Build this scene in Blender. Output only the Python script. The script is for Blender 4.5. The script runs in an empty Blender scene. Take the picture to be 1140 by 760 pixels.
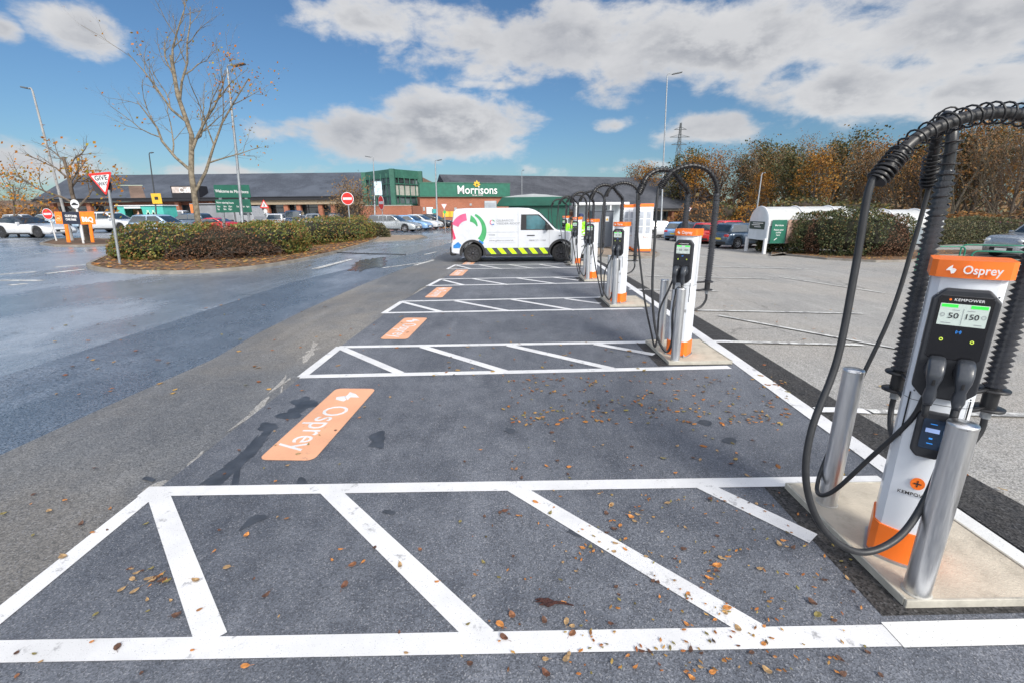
import bpy, bmesh, math, random
from mathutils import Vector, Matrix, noise
PI=math.pi; R=math.radians
sc=bpy.context.scene; C=sc.collection
# ------------------------------------------------------------------ survey of the place
F_PX=512.0; CAMH=1.95
def _basis():
    v=Vector((8,145,-F_PX)).normalized()
    d=Vector((17,0,-F_PX)); d.y=-(d.x*v.x+d.z*v.z)/v.y; d.normalize()
    up=-d; X=v.cross(up)
    return X,v,up
BX,BY,BZ=_basis()
BR=[(1e9,0)]
ZB=[(-400,.6),(-33,.6),(-3.0,0),(3.15,0),(13,-.5),(400,-.5)]      # cross fall of the car park
def zg(x,y=0):
    for (a,za),(b,zb) in zip(ZB,ZB[1:]):
        if x<=b: return za+(zb-za)*max(0,(x-a))/(b-a)
    return -.5
def ray(px,py):
    c=Vector((px-570,380-py,-F_PX)); return Vector((BX.dot(c),BY.dot(c),BZ.dot(c)))
def G(px,py,dz=0):
    r=ray(px,py); z=0
    for _ in range(60):
        t=(z+dz-CAMH)/r.z; x=r.x*t; z=.5*z+.5*zg(x)
    return Vector((r.x*t,r.y*t))
def AT(px,py,Y):
    r=ray(px,py); t=Y/r.y; return Vector((r.x*t,Y,CAMH+r.z*t))
def AX(px,Y,py=240): return AT(px,py,Y).x
def ONL(px,py,a,b):      # pixel on the vertical plane through ground points a,b
    r=ray(px,py); dx,dy=b[0]-a[0],b[1]-a[1]
    # a+s*d = t*r
    t=(a[0]*dy-a[1]*dx)/(r.x*dy-r.y*dx)
    return Vector((r.x*t,r.y*t,CAMH+r.z*t))
# ------------------------------------------------------------------ tagging
def tag(o,label=None,cat=None,group=None,kind=None):
    if label: o['label']=label
    if cat: o['category']=cat
    if group: o['group']=group
    if kind: o['kind']=kind
    return o
def thing(name,label,cat,loc=(0,0,0),rz=0,group=None):
    o=bpy.data.objects.new(name,None); C.objects.link(o); o.location=loc; o.rotation_euler=(0,0,rz); o.empty_display_size=.2
    return tag(o,label,cat,group)
def copy_tree(o,parent=None):
    c=o.copy(); C.objects.link(c); c.parent=parent
    for ch in list(o.children): copy_tree(ch,c)
    return c
# ------------------------------------------------------------------ mesh builder
class MB:
    def __init__(s): s.v=[];s.f=[];s.m=[];s.s=[]
    def add(s,vs,fs,mi=0,smooth=False,M=None):
        o=len(s.v)
        s.v+= [tuple(M@Vector(v)) if M else tuple(v) for v in vs]
        for f in fs: s.f.append([i+o for i in f]); s.m.append(mi); s.s.append(smooth)
        return s
    def box(s,c,d,mi=0,rz=0,M=None):
        hx,hy,hz=d[0]/2,d[1]/2,d[2]/2
        vs=[(x,y,z) for z in(-hz,hz) for y in(-hy,hy) for x in(-hx,hx)]
        T=Matrix.Translation(c)@Matrix.Rotation(rz,4,'Z')
        if M: T=M@T
        return s.add(vs,[(0,2,3,1),(4,5,7,6),(0,1,5,4),(2,6,7,3),(0,4,6,2),(1,3,7,5)],mi,False,T)
    def prism(s,poly,axis,a,b,mi=0,M=None,smooth=False):
        # poly 2d; extruded along axis between a and b.  axis 'z': (x,y) 'y': (x,z) 'x': (y,z)
        def P(p,t): return {'z':(p[0],p[1],t),'y':(p[0],t,p[1]),'x':(t,p[0],p[1])}[axis]
        n=len(poly); vs=[P(p,a) for p in poly]+[P(p,b) for p in poly]
        fs=[tuple(range(n))[::-1],tuple(range(n,2*n))]+[(i,(i+1)%n,n+(i+1)%n,n+i) for i in range(n)]
        return s.add(vs,fs,mi,smooth,M)
    def poly(s,pts,mi=0): return s.add(pts,[tuple(range(len(pts)))],mi)
    def tube(s,pts,r,n=8,mi=0,cap=True,smooth=True,M=None):
        pts=[Vector(p) for p in pts]; N=len(pts)
        rr=r if isinstance(r,(list,tuple)) else [r]*N
        t0=(pts[1]-pts[0]).normalized(); a=Vector((0,0,1)) if abs(t0.z)<.9 else Vector((1,0,0))
        u=t0.cross(a).normalized(); vs=[];fs=[]
        for i in range(N):
            t=(pts[min(i+1,N-1)]-pts[max(i-1,0)])
            if t.length<1e-9: t=t0
            t.normalize(); u=(u-t*u.dot(t))
            if u.length<1e-6: u=t.orthogonal()
            u.normalize(); w=t.cross(u)
            for k in range(n):
                an=2*PI*k/n; vs.append(pts[i]+(u*math.cos(an)+w*math.sin(an))*rr[i])
        for i in range(N-1):
            for k in range(n): fs.append((i*n+k,i*n+(k+1)%n,(i+1)*n+(k+1)%n,(i+1)*n+k))
        s.add(vs,fs,mi,smooth,M)
        if cap:
            s.add(vs[:n],[tuple(range(n))[::-1]],mi,False,M); s.add(vs[-n:],[tuple(range(n))],mi,False,M)
        return s
    def lathe(s,prof,n=24,mi=0,M=None,cap=True,smooth=True):
        vs=[];fs=[];N=len(prof)
        for r,z in prof:
            for k in range(n): an=2*PI*k/n; vs.append((r*math.cos(an),r*math.sin(an),z))
        for i in range(N-1):
            for k in range(n): fs.append((i*n+k,i*n+(k+1)%n,(i+1)*n+(k+1)%n,(i+1)*n+k))
        s.add(vs,fs,mi,smooth,M)
        if cap:
            s.add(vs[:n],[tuple(range(n))[::-1]],mi,False,M); s.add(vs[-n:],[tuple(range(n))],mi,False,M)
        return s
    def loft(s,rings,mi=0,cap=True,smooth=True,M=None):
        n=len(rings[0]); vs=[p for r in rings for p in r]; fs=[]
        for i in range(len(rings)-1):
            for k in range(n): fs.append((i*n+k,i*n+(k+1)%n,(i+1)*n+(k+1)%n,(i+1)*n+k))
        if cap: fs+=[tuple(range(n))[::-1],tuple(range((len(rings)-1)*n,len(rings)*n))]
        return s.add(vs,fs,mi,smooth,M)
    def build(s,name,mats,parent=None,bevel=0,seg=2,fix=False,ang=35):
        me=bpy.data.meshes.new(name); me.from_pydata(s.v,[],s.f)
        if not isinstance(mats,(list,tuple)): mats=[mats]
        for m in mats: me.materials.append(m)
        me.polygons.foreach_set('material_index',s.m); me.polygons.foreach_set('use_smooth',s.s)
        if fix:
            bm=bmesh.new(); bm.from_mesh(me); bmesh.ops.remove_doubles(bm,verts=bm.verts,dist=1e-5)
            bmesh.ops.recalc_face_normals(bm,faces=bm.faces); bm.to_mesh(me); bm.free()
        me.update()
        o=bpy.data.objects.new(name,me); C.objects.link(o)
        if parent: o.parent=parent
        if bevel:
            b=o.modifiers.new('b','BEVEL'); b.width=bevel; b.segments=seg; b.limit_method='ANGLE'; b.angle_limit=R(ang); b.harden_normals=False
        return o
def catmull(P,n=10):
    P=[Vector(p) for p in P]; Q=[P[0]*2-P[1]]+P+[P[-1]*2-P[-2]]; out=[]
    for i in range(1,len(Q)-2):
        a,b,c,d=Q[i-1:i+3]
        for k in range(n):
            t=k/n; out.append(.5*((2*b)+(c-a)*t+(2*a-5*b+4*c-d)*t*t+(3*b-a-3*c+d)*t**3))
    out.append(P[-1]); return out
def resample(P,step):
    out=[P[0].copy()]; acc=0
    for a,b in zip(P,P[1:]):
        L=(b-a).length
        while L>0 and acc+L>=step:
            t=(step-acc)/L; a=a+(b-a)*t; out.append(a.copy()); L=(b-a).length; acc=0
        acc+=L
    return out
def helix(P,r,pitch,wire_step=8):
    P=resample(P,pitch/wire_step); out=[]; t0=(P[1]-P[0]).normalized(); u=t0.orthogonal().normalized()
    for i,p in enumerate(P):
        t=(P[min(i+1,len(P)-1)]-P[max(i-1,0)]).normalized(); u=(u-t*u.dot(t)).normalized(); w=t.cross(u)
        a=2*PI*i/wire_step; rr=r(i/len(P)) if callable(r) else r
        out.append(p+(u*math.cos(a)+w*math.sin(a))*rr)
    return out
# text ------------------------------------------------------------
def text_mesh(txt,size,bold=0,space=1.0,ext=0.0006,align='CENTER'):
    cu=bpy.data.curves.new('t','FONT'); cu.body=txt; cu.size=size; cu.extrude=ext; cu.offset=bold; cu.align_x=align; cu.align_y='CENTER'; cu.space_character=space; cu.resolution_u=3
    o=bpy.data.objects.new('t',cu); C.objects.link(o); bpy.context.view_layer.update()
    dg=bpy.context.evaluated_depsgraph_get(); me=bpy.data.meshes.new_from_object(o.evaluated_get(dg))
    bpy.data.objects.remove(o); bpy.data.curves.remove(cu); return me
def text(name,txt,size,mat,parent,M,bold=0,space=1.0,sx=1.0,ext=.0006,align='CENTER'):
    me=text_mesh(txt,size,bold,space,ext,align); me.transform(M@Matrix.Scale(sx,4,(1,0,0))); me.materials.clear(); me.materials.append(mat)
    o=bpy.data.objects.new(name,me); C.objects.link(o); o.parent=parent; return o
# ------------------------------------------------------------------ materials
MATS={}
class NT:
    def __init__(s,m): s.t=m.node_tree; s.n=s.t.nodes; s.l=s.t.links
    def node(s,ty,**k):
        n=s.n.new(ty)
        for a,b in k.items(): setattr(n,a,b)
        return n
    def put(s,sock,v):
        if isinstance(v,bpy.types.NodeSocket): s.l.new(v,sock)
        elif v is not None:
            if hasattr(sock.default_value,'__len__') and not hasattr(v,'__len__'): v=(v,)*len(sock.default_value)
            if hasattr(v,'__len__') and len(sock.default_value)==4 and len(v)==3: v=(*v,1)
            sock.default_value=v
    def math(s,op,a,b=None,c=None,clamp=False):
        n=s.node('ShaderNodeMath',operation=op,use_clamp=clamp); s.put(n.inputs[0],a)
        if b is not None: s.put(n.inputs[1],b)
        if c is not None: s.put(n.inputs[2],c)
        return n.outputs[0]
    def mix(s,f,a,b,blend='MIX'):
        n=s.node('ShaderNodeMix',data_type='RGBA',blend_type=blend); s.put(n.inputs[0],f); s.put(n.inputs[6],a); s.put(n.inputs[7],b); return n.outputs[2]
    def noise(s,vec,scale,detail=3,rough=.55,dist=0):
        n=s.node('ShaderNodeTexNoise'); s.put(n.inputs['Vector'],vec); n.inputs['Scale'].default_value=scale; n.inputs['Detail'].default_value=detail; n.inputs['Roughness'].default_value=rough; n.inputs['Distortion'].default_value=dist; return n.outputs['Fac']
    def voro(s,vec,scale,feature='F1',out='Distance'):
        n=s.node('ShaderNodeTexVoronoi',feature=feature); s.put(n.inputs['Vector'],vec); n.inputs['Scale'].default_value=scale; return n.outputs[out]
    def ramp(s,f,stops,mode='LINEAR'):
        n=s.node('ShaderNodeValToRGB'); s.put(n.inputs[0],f); e=n.color_ramp.elements; n.color_ramp.interpolation=mode
        while len(e)<len(stops): e.new(.5)
        for k,(p,c) in zip(e,stops): k.position=p; k.color=(*c,1) if hasattr(c,'__len__') else (c,c,c,1)
        return n.outputs[0]
    def rng(s,f,a,b,c=0,d=1,smooth=True):
        n=s.node('ShaderNodeMapRange',interpolation_type='SMOOTHSTEP' if smooth else 'LINEAR'); s.put(n.inputs[0],f)
        for i,v in enumerate((a,b,c,d)): s.put(n.inputs[i+1],v)
        return n.outputs[0]
    def bump(s,h,strength,dist=.01):
        n=s.node('ShaderNodeBump'); n.inputs['Strength'].default_value=strength; n.inputs['Distance'].default_value=dist; s.put(n.inputs['Height'],h); return n.outputs[0]
def newmat(name):
    m=bpy.data.materials.new(name); m.use_nodes=True; t=NT(m); b=t.n['Principled BSDF']; MATS[name]=m; return m,t,b
def world(t): return t.node('ShaderNodeNewGeometry').outputs['Position']
def objc(t): return t.node('ShaderNodeTexCoord').outputs['Object']
def mat(name,col,rough=.5,metal=0,var=.12,scale=6,bump=0,bscale=60,coat=0,spec=None,dirt=0,trans=0,emit=0):
    if name in MATS: return MATS[name]
    m,t,b=newmat(name); v=objc(t)
    n=t.noise(v,scale,4); c=t.mix(t.rng(n,.3,.7),tuple(x*(1-var) for x in col),tuple(min(1,x*(1+var)) for x in col))
    if dirt: c=t.mix(t.math('MULTIPLY',t.rng(t.noise(v,scale*.7,5,.7),.5,.75),dirt),c,(.09,.075,.055))
    t.put(b.inputs['Base Color'],c)
    t.put(b.inputs['Roughness'],t.rng(t.noise(v,scale*3,3),.2,.8,max(.02,rough-.08),min(1,rough+.08)))
    b.inputs['Metallic'].default_value=metal
    if coat: b.inputs['Coat Weight'].default_value=coat; b.inputs['Coat Roughness'].default_value=.06
    if spec is not None: b.inputs['Specular IOR Level'].default_value=spec
    if bump: t.put(b.inputs['Normal'],t.bump(t.noise(v,bscale,4),bump))
    if trans: b.inputs['Transmission Weight'].default_value=trans
    if emit: t.put(b.inputs['Emission Color'],c); b.inputs['Emission Strength'].default_value=emit
    return m
def asphalt(name,c0,c1,spk=.5,scale=130,wet=0,wlo=.25,dry=.85,warm=None,wsc=.5,bumps=.5,stainc=None,cracks=0,wetc=.45,fleck=.45):
    m,t,b=newmat(name); v=world(t)
    big=t.rng(t.noise(v,.55,6,.65),.3,.7); med=t.rng(t.noise(v,4.5,5,.7),.3,.72)
    c=t.mix(t.math('ADD',t.math('MULTIPLY',big,.6),t.math('MULTIPLY',med,.4)),c0,c1)
    if warm: c=t.mix(t.rng(t.noise(v,.35,5,.6),.42,.6),c,warm)
    # stretched tyre streaks along the lane
    mp=t.node('ShaderNodeMapping'); t.put(mp.inputs[0],v); mp.inputs['Scale'].default_value=(2.2,.18,1)
    st=t.rng(t.noise(mp.outputs[0],1.6,4,.6),.45,.75)
    c=t.mix(t.math('MULTIPLY',st,.18),c,tuple(min(1,x*1.6) for x in c1))
    cell=t.voro(v,scale,'F1','Color'); sep=t.node('ShaderNodeSeparateColor'); t.put(sep.inputs[0],cell)
    sp=t.rng(sep.outputs[0],.0,1,1-spk,1+spk,False)
    vm=t.node('ShaderNodeVectorMath',operation='SCALE'); t.put(vm.inputs[0],c); t.put(vm.inputs[3],sp); c=vm.outputs[0]
    c=t.mix(t.math('MULTIPLY',t.rng(sep.outputs[1],.9,.97),fleck),c,(.42,.42,.44))
    vd=t.voro(v,scale,'F1','Distance')
    w=None
    ro=t.rng(t.noise(v,9,4),.3,.7,dry-.1,dry+.08)
    if wet:
        mp2=t.node('ShaderNodeMapping'); t.put(mp2.inputs[0],v); mp2.inputs['Scale'].default_value=(1,.45,1)
        w=t.rng(t.noise(mp2.outputs[0],wsc,5,.6),wetc-.09,wetc+.11); w=t.math('MULTIPLY',w,wet)
        c=t.mix(t.math('MULTIPLY',w,.55),c,(.03,.034,.042)); 
        mr=t.node('ShaderNodeMix',data_type='FLOAT'); t.put(mr.inputs[0],w); t.put(mr.inputs[2],ro); mr.inputs[3].default_value=wlo; ro=mr.outputs[0]
    if cracks:
        e=t.node('ShaderNodeTexVoronoi',feature='DISTANCE_TO_EDGE'); nz=t.node('ShaderNodeTexNoise'); t.put(nz.inputs['Vector'],v); nz.inputs['Scale'].default_value=2.5
        vm2=t.node('ShaderNodeVectorMath',operation='MULTIPLY_ADD'); t.put(vm2.inputs[0],nz.outputs['Color']); vm2.inputs[1].default_value=(.7,.7,0); t.put(vm2.inputs[2],v)
        t.put(e.inputs['Vector'],vm2.outputs[0]); e.inputs['Scale'].default_value=.32
        k=t.math('MULTIPLY',t.rng(e.outputs['Distance'],.002,.008,1,0),cracks); k=t.math('MULTIPLY',k,t.rng(t.noise(v,.3,2),.48,.6))
        c=t.mix(k,c,(.03,.03,.03))
    t.put(b.inputs['Base Color'],c); t.put(b.inputs['Roughness'],ro)
    h=t.math('ADD',t.math('MULTIPLY',vd,.7),t.math('MULTIPLY',t.noise(v,40,3),.3))
    bn=t.bump(h,bumps,.004); t.put(b.inputs['Normal'],bn)
    return m
def paintm(name,col,wear=.35,under=(.1,.1,.11),fine=150,th=.62):
    m,t,b=newmat(name); v=world(t)
    c=t.mix(t.rng(t.noise(v,2.0,5),.35,.7),col,tuple(x*.86 for x in col))
    k=t.rng(t.noise(v,7,6,.75),th,th+.10); k=t.math('MULTIPLY',k,wear)
    pit=t.math('MULTIPLY',t.rng(t.noise(v,fine,2),.66,.72),min(1,wear*1.6)); k=t.math('MAXIMUM',k,pit)
    c=t.mix(k,c,under); c=t.mix(t.math('MULTIPLY',t.rng(t.noise(v,1.1,6,.7),.5,.8),.35),c,tuple(x*.6 for x in col))
    t.put(b.inputs['Base Color'],c); b.inputs['Roughness'].default_value=.65
    t.put(b.inputs['Normal'],t.bump(t.noise(v,fine,3),.35,.003)); return m
def leafm(name,stops,rough=.55,trans=.0):
    m,t,b=newmat(name); g=t.node('ShaderNodeNewGeometry'); c=t.ramp(g.outputs['Random Per Island'],stops)
    t.put(b.inputs['Base Color'],c); b.inputs['Roughness'].default_value=rough; b.inputs['Specular IOR Level'].default_value=.3
    if trans:
        tr=t.node('ShaderNodeBsdfTranslucent'); t.put(tr.inputs[0],c); mx=t.node('ShaderNodeMixShader'); mx.inputs[0].default_value=trans
        o=t.n['Material Output']; t.l.new(b.outputs[0],mx.inputs[1]); t.l.new(tr.outputs[0],mx.inputs[2]); t.l.new(mx.outputs[0],o.inputs[0])
    return m
def brickm(name,c1,c2,mortar,scale=1.0,proj='x'):
    m,t,b=newmat(name); tc=objc(t); sx=t.node('ShaderNodeSeparateXYZ'); t.put(sx.inputs[0],tc); cb=t.node('ShaderNodeCombineXYZ')
    t.put(cb.inputs[0],t.math('ADD',sx.outputs[0],sx.outputs[1])); t.put(cb.inputs[1],sx.outputs[2])
    n=t.node('ShaderNodeTexBrick'); t.put(n.inputs[0],cb.outputs[0]); t.put(n.inputs[1],c1); t.put(n.inputs[2],c2); t.put(n.inputs[3],mortar)
    n.inputs['Scale'].default_value=scale; n.inputs['Brick Width'].default_value=.225; n.inputs['Row Height'].default_value=.075; n.inputs['Mortar Size'].default_value=.008
    c=t.mix(t.math('MULTIPLY',t.rng(t.noise(tc,.5,5),.4,.7),.35),n.outputs[0],tuple(x*.55 for x in c1))
    t.put(b.inputs['Base Color'],c); b.inputs['Roughness'].default_value=.85; return m
def tilem(name,c0,c1,row=.3):
    m,t,b=newmat(name); v=objc(t); sx=t.node('ShaderNodeSeparateXYZ'); t.put(sx.inputs[0],v); cb=t.node('ShaderNodeCombineXYZ')
    t.put(cb.inputs[0],sx.outputs[0]); t.put(cb.inputs[1],t.math('MULTIPLY',sx.outputs[2],2.0))
    n=t.node('ShaderNodeTexBrick'); t.put(n.inputs[0],cb.outputs[0]); t.put(n.inputs[1],c0); t.put(n.inputs[2],c1); t.put(n.inputs[3],tuple(x*.5 for x in c0)); n.inputs['Scale'].default_value=1
    n.inputs['Brick Width'].default_value=.33; n.inputs['Row Height'].default_value=row; n.inputs['Mortar Size'].default_value=.012
    c=t.mix(t.math('MULTIPLY',t.rng(t.noise(v,.22,6,.65),.4,.65),.55),n.outputs[0],tuple(min(1,x*1.5+.01) for x in c1))
    t.put(b.inputs['Base Color'],c); b.inputs['Roughness'].default_value=.75; return m
WHITEP=paintm('white_road_paint',(.66,.66,.67),.6,(.12,.12,.13),150,.585)
WHITEN=paintm('fresh_white_road_paint',(.70,.70,.69),.5,(.05,.05,.05),90,.7)
WHITEO=paintm('old_white_road_paint',(.62,.62,.60),.95,(.24,.235,.23),60,.47)
ORANGEP=paintm('faded_orange_road_paint',(.70,.36,.215),.75,(.3,.19,.14),150,.60)
TAR_NEW=asphalt('bay_tarmac',(.058,.065,.082),(.148,.158,.182),.48,170,.35,.38,.8,None,.45,.5)
TAR_FRESH=asphalt('fresh_black_tarmac',(.020,.019,.019),(.034,.032,.031),.9,85,0,.3,.75,None,.5,1.0,fleck=.10)
TAR_RIGHT=asphalt('worn_grey_tarmac',(.205,.20,.192),(.29,.282,.268),.5,110,0,.3,.9,(.27,.255,.235),.5,.5,None,.35)
TAR_MARGIN=asphalt('brown_grey_tarmac',(.115,.117,.122),(.195,.195,.195),.5,120,.6,.35,.85,(.185,.172,.155),.4,.5)
TAR_ROAD=asphalt('wet_coarse_tarmac',(.095,.118,.155),(.165,.198,.25),.7,90,.85,.2,.6,None,.35,.6)
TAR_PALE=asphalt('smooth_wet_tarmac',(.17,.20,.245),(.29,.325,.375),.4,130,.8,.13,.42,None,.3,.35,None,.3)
CONC=mat('slab_concrete',(.46,.41,.335),.85,0,.1,5,.4,80,dirt=.35)
KERBM=mat('kerb_concrete',(.20,.185,.165),.9,0,.2,3,.5,50,dirt=.5)
def steelm():
    m,t,b=newmat('brushed_steel'); v=objc(t); mp=t.node('ShaderNodeMapping'); t.put(mp.inputs[0],v); mp.inputs['Scale'].default_value=(60,60,3)
    n=t.noise(mp.outputs[0],3,4,.6); t.put(b.inputs['Base Color'],t.mix(n,(.62,.63,.65),(.78,.79,.80))); t.put(b.inputs['Roughness'],t.rng(n,.3,.7,.28,.40)); b.inputs['Metallic'].default_value=1
    t.put(b.inputs['Normal'],t.bump(n,.10,.002)); return m
STEEL=steelm()
GALV=mat('galvanised_steel',(.32,.34,.36),.5,.6,.15,5)
WHITE=mat('charger_white',(.66,.69,.74),.35,0,.03,4,coat=.3)
ORANGE=mat('charger_orange',(.86,.17,.012),.45,0,.04,4,coat=.2)
BLACKP=mat('black_plastic',(.014,.014,.016),.4,0,.15,9)
GLOSSB=mat('gloss_black_panel',(.008,.008,.010),.12,0,.05,4,coat=.6)
RUBBER=mat('cable_rubber',(.018,.019,.022),.45,0,.2,12)
CORR=mat('corrugated_hose',(.03,.032,.04),.30,0,.2,15)
GREYP=mat('grey_plastic',(.09,.10,.12),.4,0,.1,8)
WLET=mat('white_lettering',(.70,.70,.70),.6,0,.02,4)
BLET=mat('black_lettering',(.02,.02,.022),.6,0,.02,4)
GLET=mat('grey_lettering',(.25,.26,.28),.6,0,.02,4)
GLASS=mat('car_glass',(.018,.028,.034),.06,0,.3,2,coat=1,spec=.8)
GLASSB=mat('teal_glass',(.05,.14,.17),.08,0,.3,2,coat=1,spec=.8)
TYRE=mat('tyre_rubber',(.016,.016,.017),.8,0,.2,10)
RIM=mat('alloy_rim',(.45,.45,.47),.3,.9,.1,10)
RIMD=mat('dark_rim',(.05,.05,.055),.4,.5,.1,10)
RED=mat('sign_red',(.68,.025,.02),.45,0,.05,4)
SWHITE=mat('sign_white',(.62,.63,.65),.45,0,.03,4)
YEL=mat('sign_yellow',(.70,.42,.03),.45,0,.05,4)
SGREEN=mat('store_green',(.010,.115,.075),.4,0,.12,2)
TGREEN=mat('tower_green',(.035,.12,.085),.45,0,.15,1)
LGREEN=mat('chevron_yellow_green',(.50,.78,.01),.45,0,.04,4)
TEAL=mat('kiosk_teal',(.07,.42,.36),.5,0,.08,2)
SOIL=mat('soil_litter',(.12,.07,.04),.95,0,.5,3,.9,18,dirt=.5)
BARK=mat('pale_bark',(.15,.125,.09),.9,0,.45,7,.8,25)
BARKD=mat('dark_bark',(.075,.06,.05),.9,0,.4,8,.7,25)
BARKB=mat('brown_bark',(.11,.085,.065),.9,0,.4,8,.7,25)
# ------------------------------------------------------------------ ground sheets draped on the cross fall
def clipx(poly,x0,side):
    out=[]
    for a,b in zip(poly,poly[1:]+poly[:1]):
        ia=(a[0]-x0)*side>=0; ib=(b[0]-x0)*side>=0
        if ia: out.append(a)
        if ia!=ib:
            t=(x0-a[0])/(b[0]-a[0]); out.append((x0,a[1]+t*(b[1]-a[1])))
    return out
def drape(mb,poly,off,mi=0):
    poly=[(p[0],p[1]) for p in poly]
    xs=[z[0] for z in ZB]
    for a,b in zip(xs,xs[1:]):
        q=clipx(poly,a,1)
        if len(q)>2: q=clipx(q,b,-1)
        if len(q)>2:
            ar=sum(p[0]*r[1]-r[0]*p[1] for p,r in zip(q,q[1:]+q[:1]))
            if abs(ar)<1e-6: continue
            if ar<0: q=q[::-1]
            mb.poly([(x,y,zg(x)+off) for x,y in q],mi)
def sheet(name,polys,off,m,**k):
    mb=MB()
    for p in polys: drape(mb,p,off)
    return tag(mb.build(name,m),kind='structure',**k)
def strip(p,q,w):
    p=Vector(p[:2]);q=Vector(q[:2]);d=(q-p).normalized();n=Vector((-d.y,d.x))*w/2
    return [p-n,q-n,q+n,p+n]
FIELD=mat('far_field',(.07,.085,.04),.95,0,.3,.02)
mb=MB(); mb.add([(-4000,-300,-.2),(4000,-300,-1.4),(4000,6000,-1.4),(-4000,6000,-.2)],[(0,1,2,3)])
# the field sits under the car park everywhere
for i,v in enumerate(mb.v): mb.v[i]=(v[0],v[1],-.9)
tag(mb.build('ground',FIELD),kind='structure')
sheet('car_park_tarmac',[[(-160,-12),(140,-12),(140,135),(-160,135)]],0,TAR_RIGHT)
# left carriageway, seen as bands of different tarmac
pal_lo=[G(0,420),G(129,379),G(236,344),G(324,315),G(400,297),G(455,284),G(497,272),G(520,262)]
mar=[G(0,508),G(110,457),G(236,401),G(287,372),G(339,346),G(400,319),G(440,303),G(478,290),G(510,277),G(530,262)]
A0=Vector((-11,-5)); 
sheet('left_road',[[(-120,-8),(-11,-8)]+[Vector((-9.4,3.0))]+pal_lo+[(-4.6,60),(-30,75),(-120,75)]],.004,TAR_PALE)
roadp=[(-9.4,-8)]+[Vector((-9.4,3.0))]+pal_lo+mar[::-1]+[Vector((-5.2,2.2)),(-5.6,-8)]
sheet('coarse_lane',[roadp],.008,TAR_ROAD)
# road patches further up the lane
sheet('brown_margin',[[(-5.6,-8),Vector((-5.2,2.2))]+mar+[(-2.0,45),(-2.0,16.5),(-2.62,12),(-2.62,-8)]],.012,TAR_MARGIN)
bl=[(-2.66,-8),(-2.66,3.0),(-2.70,6.6),(-2.66,10.2),(-2.3,14),(-2.2,17.2),(-2.2,21.5)]
sheet('bay_surface',[bl+[(2.9,21.5),(2.84,-8)]],.016,TAR_NEW)
sheet('trench_reinstatement',[[(2.94,-8),(3.42,-8),(3.42,2.7),(3.33,4.4),(3.38,6.6),(3.3,15),(3.0,24),(2.95,24)]],.012,TAR_FRESH)
# white markings -----------------------------------------------------
mk=MB(); mo=MB(); mn=MB()
def L(a,b,w,dst=None,off=.020):
    pa=G(*a); pb=G(*b); drape(mk if dst is None else dst,strip(pa,pb,w),off)
def Lw(a,b,w,dst=None,off=.020): drape(mk if dst is None else dst,strip(a,b,w),off)
W=.115
def off2(p,q,t): return Vector(p)+(Vector(q)-Vector(p))*t
# near bay hatch
a=G(-40,728.5); Lw(G(-60,729),G(992,710),W); Lw(G(992,709.5),G(1180,705),W+.02,mn,.022)
Lw(G(160,549),G(983,536.5),.12)
Lw(G(170,550),G(-60,737),.12,None,.0205)
for p,q in (((176,550),(237,716)),((366,547),(539,714)),((571,544),(845,708)),((779,541),(905,602))): L(p,q,.125,None,.0212)
# second
def hatch(bot,top,ed,dg,w=.115):
    L(bot[0],bot[1],w); L(top[0],top[1],w); L(ed[0],ed[1],w,None,.0207)
    for d in dg: L(d[0],d[1],w,None,.0212)
hatch(((335,420.5),(812,410)),((377,387.5),(722,382)),((379,387),(336,421)),(((381,389),(446,417)),((470,387),(562,415)),((566,385.5),(682,412)),((662,384),(728,396))),.12)
hatch(((426,349.5),(716,344.5)),((447,336.5),(690,331.5)),((448,336.5),(427,350)),(((449,337.5),(492,348.5)),((507,336),(567,347.5)),((570,334.5),(640,346.5)),((629,333.5),(668,339))))
hatch(((474,319),(679,315.5)),((490,311.5),(650,309)),((491,311.5),(477,319)),(((493,312.5),(517,318.5)),((527,311.3),(566,318)),((576,310.5),(620,317)),((617,309.8),(644,313))))
hatch(((497,300.3),(660,298.5)),((506,295.7),(640,294.6)),((507,295.6),(498,300.3)),(((508,296),(524,300)),((533,295.5),(558,300)),((566,295.3),(594,299.6)),((601,295.2),(626,299.2))),.10)
hatch(((512,289.8),(655,288.6)),((517,286.6),(650,285.8)),((517,286.6),(512,289.8)),(((519,287),(532,289.6)),((545,286.6),(562,289.5))),.10)
# right-hand boundary line
Lw((2.80,-8),(2.83,2.95),.16,mn,.0235); Lw((2.83,2.97),(2.88,6.6),.17,None,.0222); Lw((2.88,6.6),(2.95,21),.16,None,.0224)
# old bay dividers beyond the boundary
L((908,457.5),(965,459),.12,mk); L((968,459),(1300,467),.10,mo); L((772,381),(815,381.4),.11,mk); L((815,381.4),(960,385),.10,mo)
L((773,346.3),(828,347.3),.10,mo); L((828,347.3),(960,350),.08,mo); L((700,323),(718,323.3),.11,mk); L((718,323),(800,325),.08,mo)
for a,b in (((720,308),(860,311)),((740,296),(900,300)),((800,352),(1010,391)),((868,309),(985,327)),((960,283),(1100,294)),((724,277),(800,289)),((760,268),(830,272))): L(a,b,.10,mo)
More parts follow.
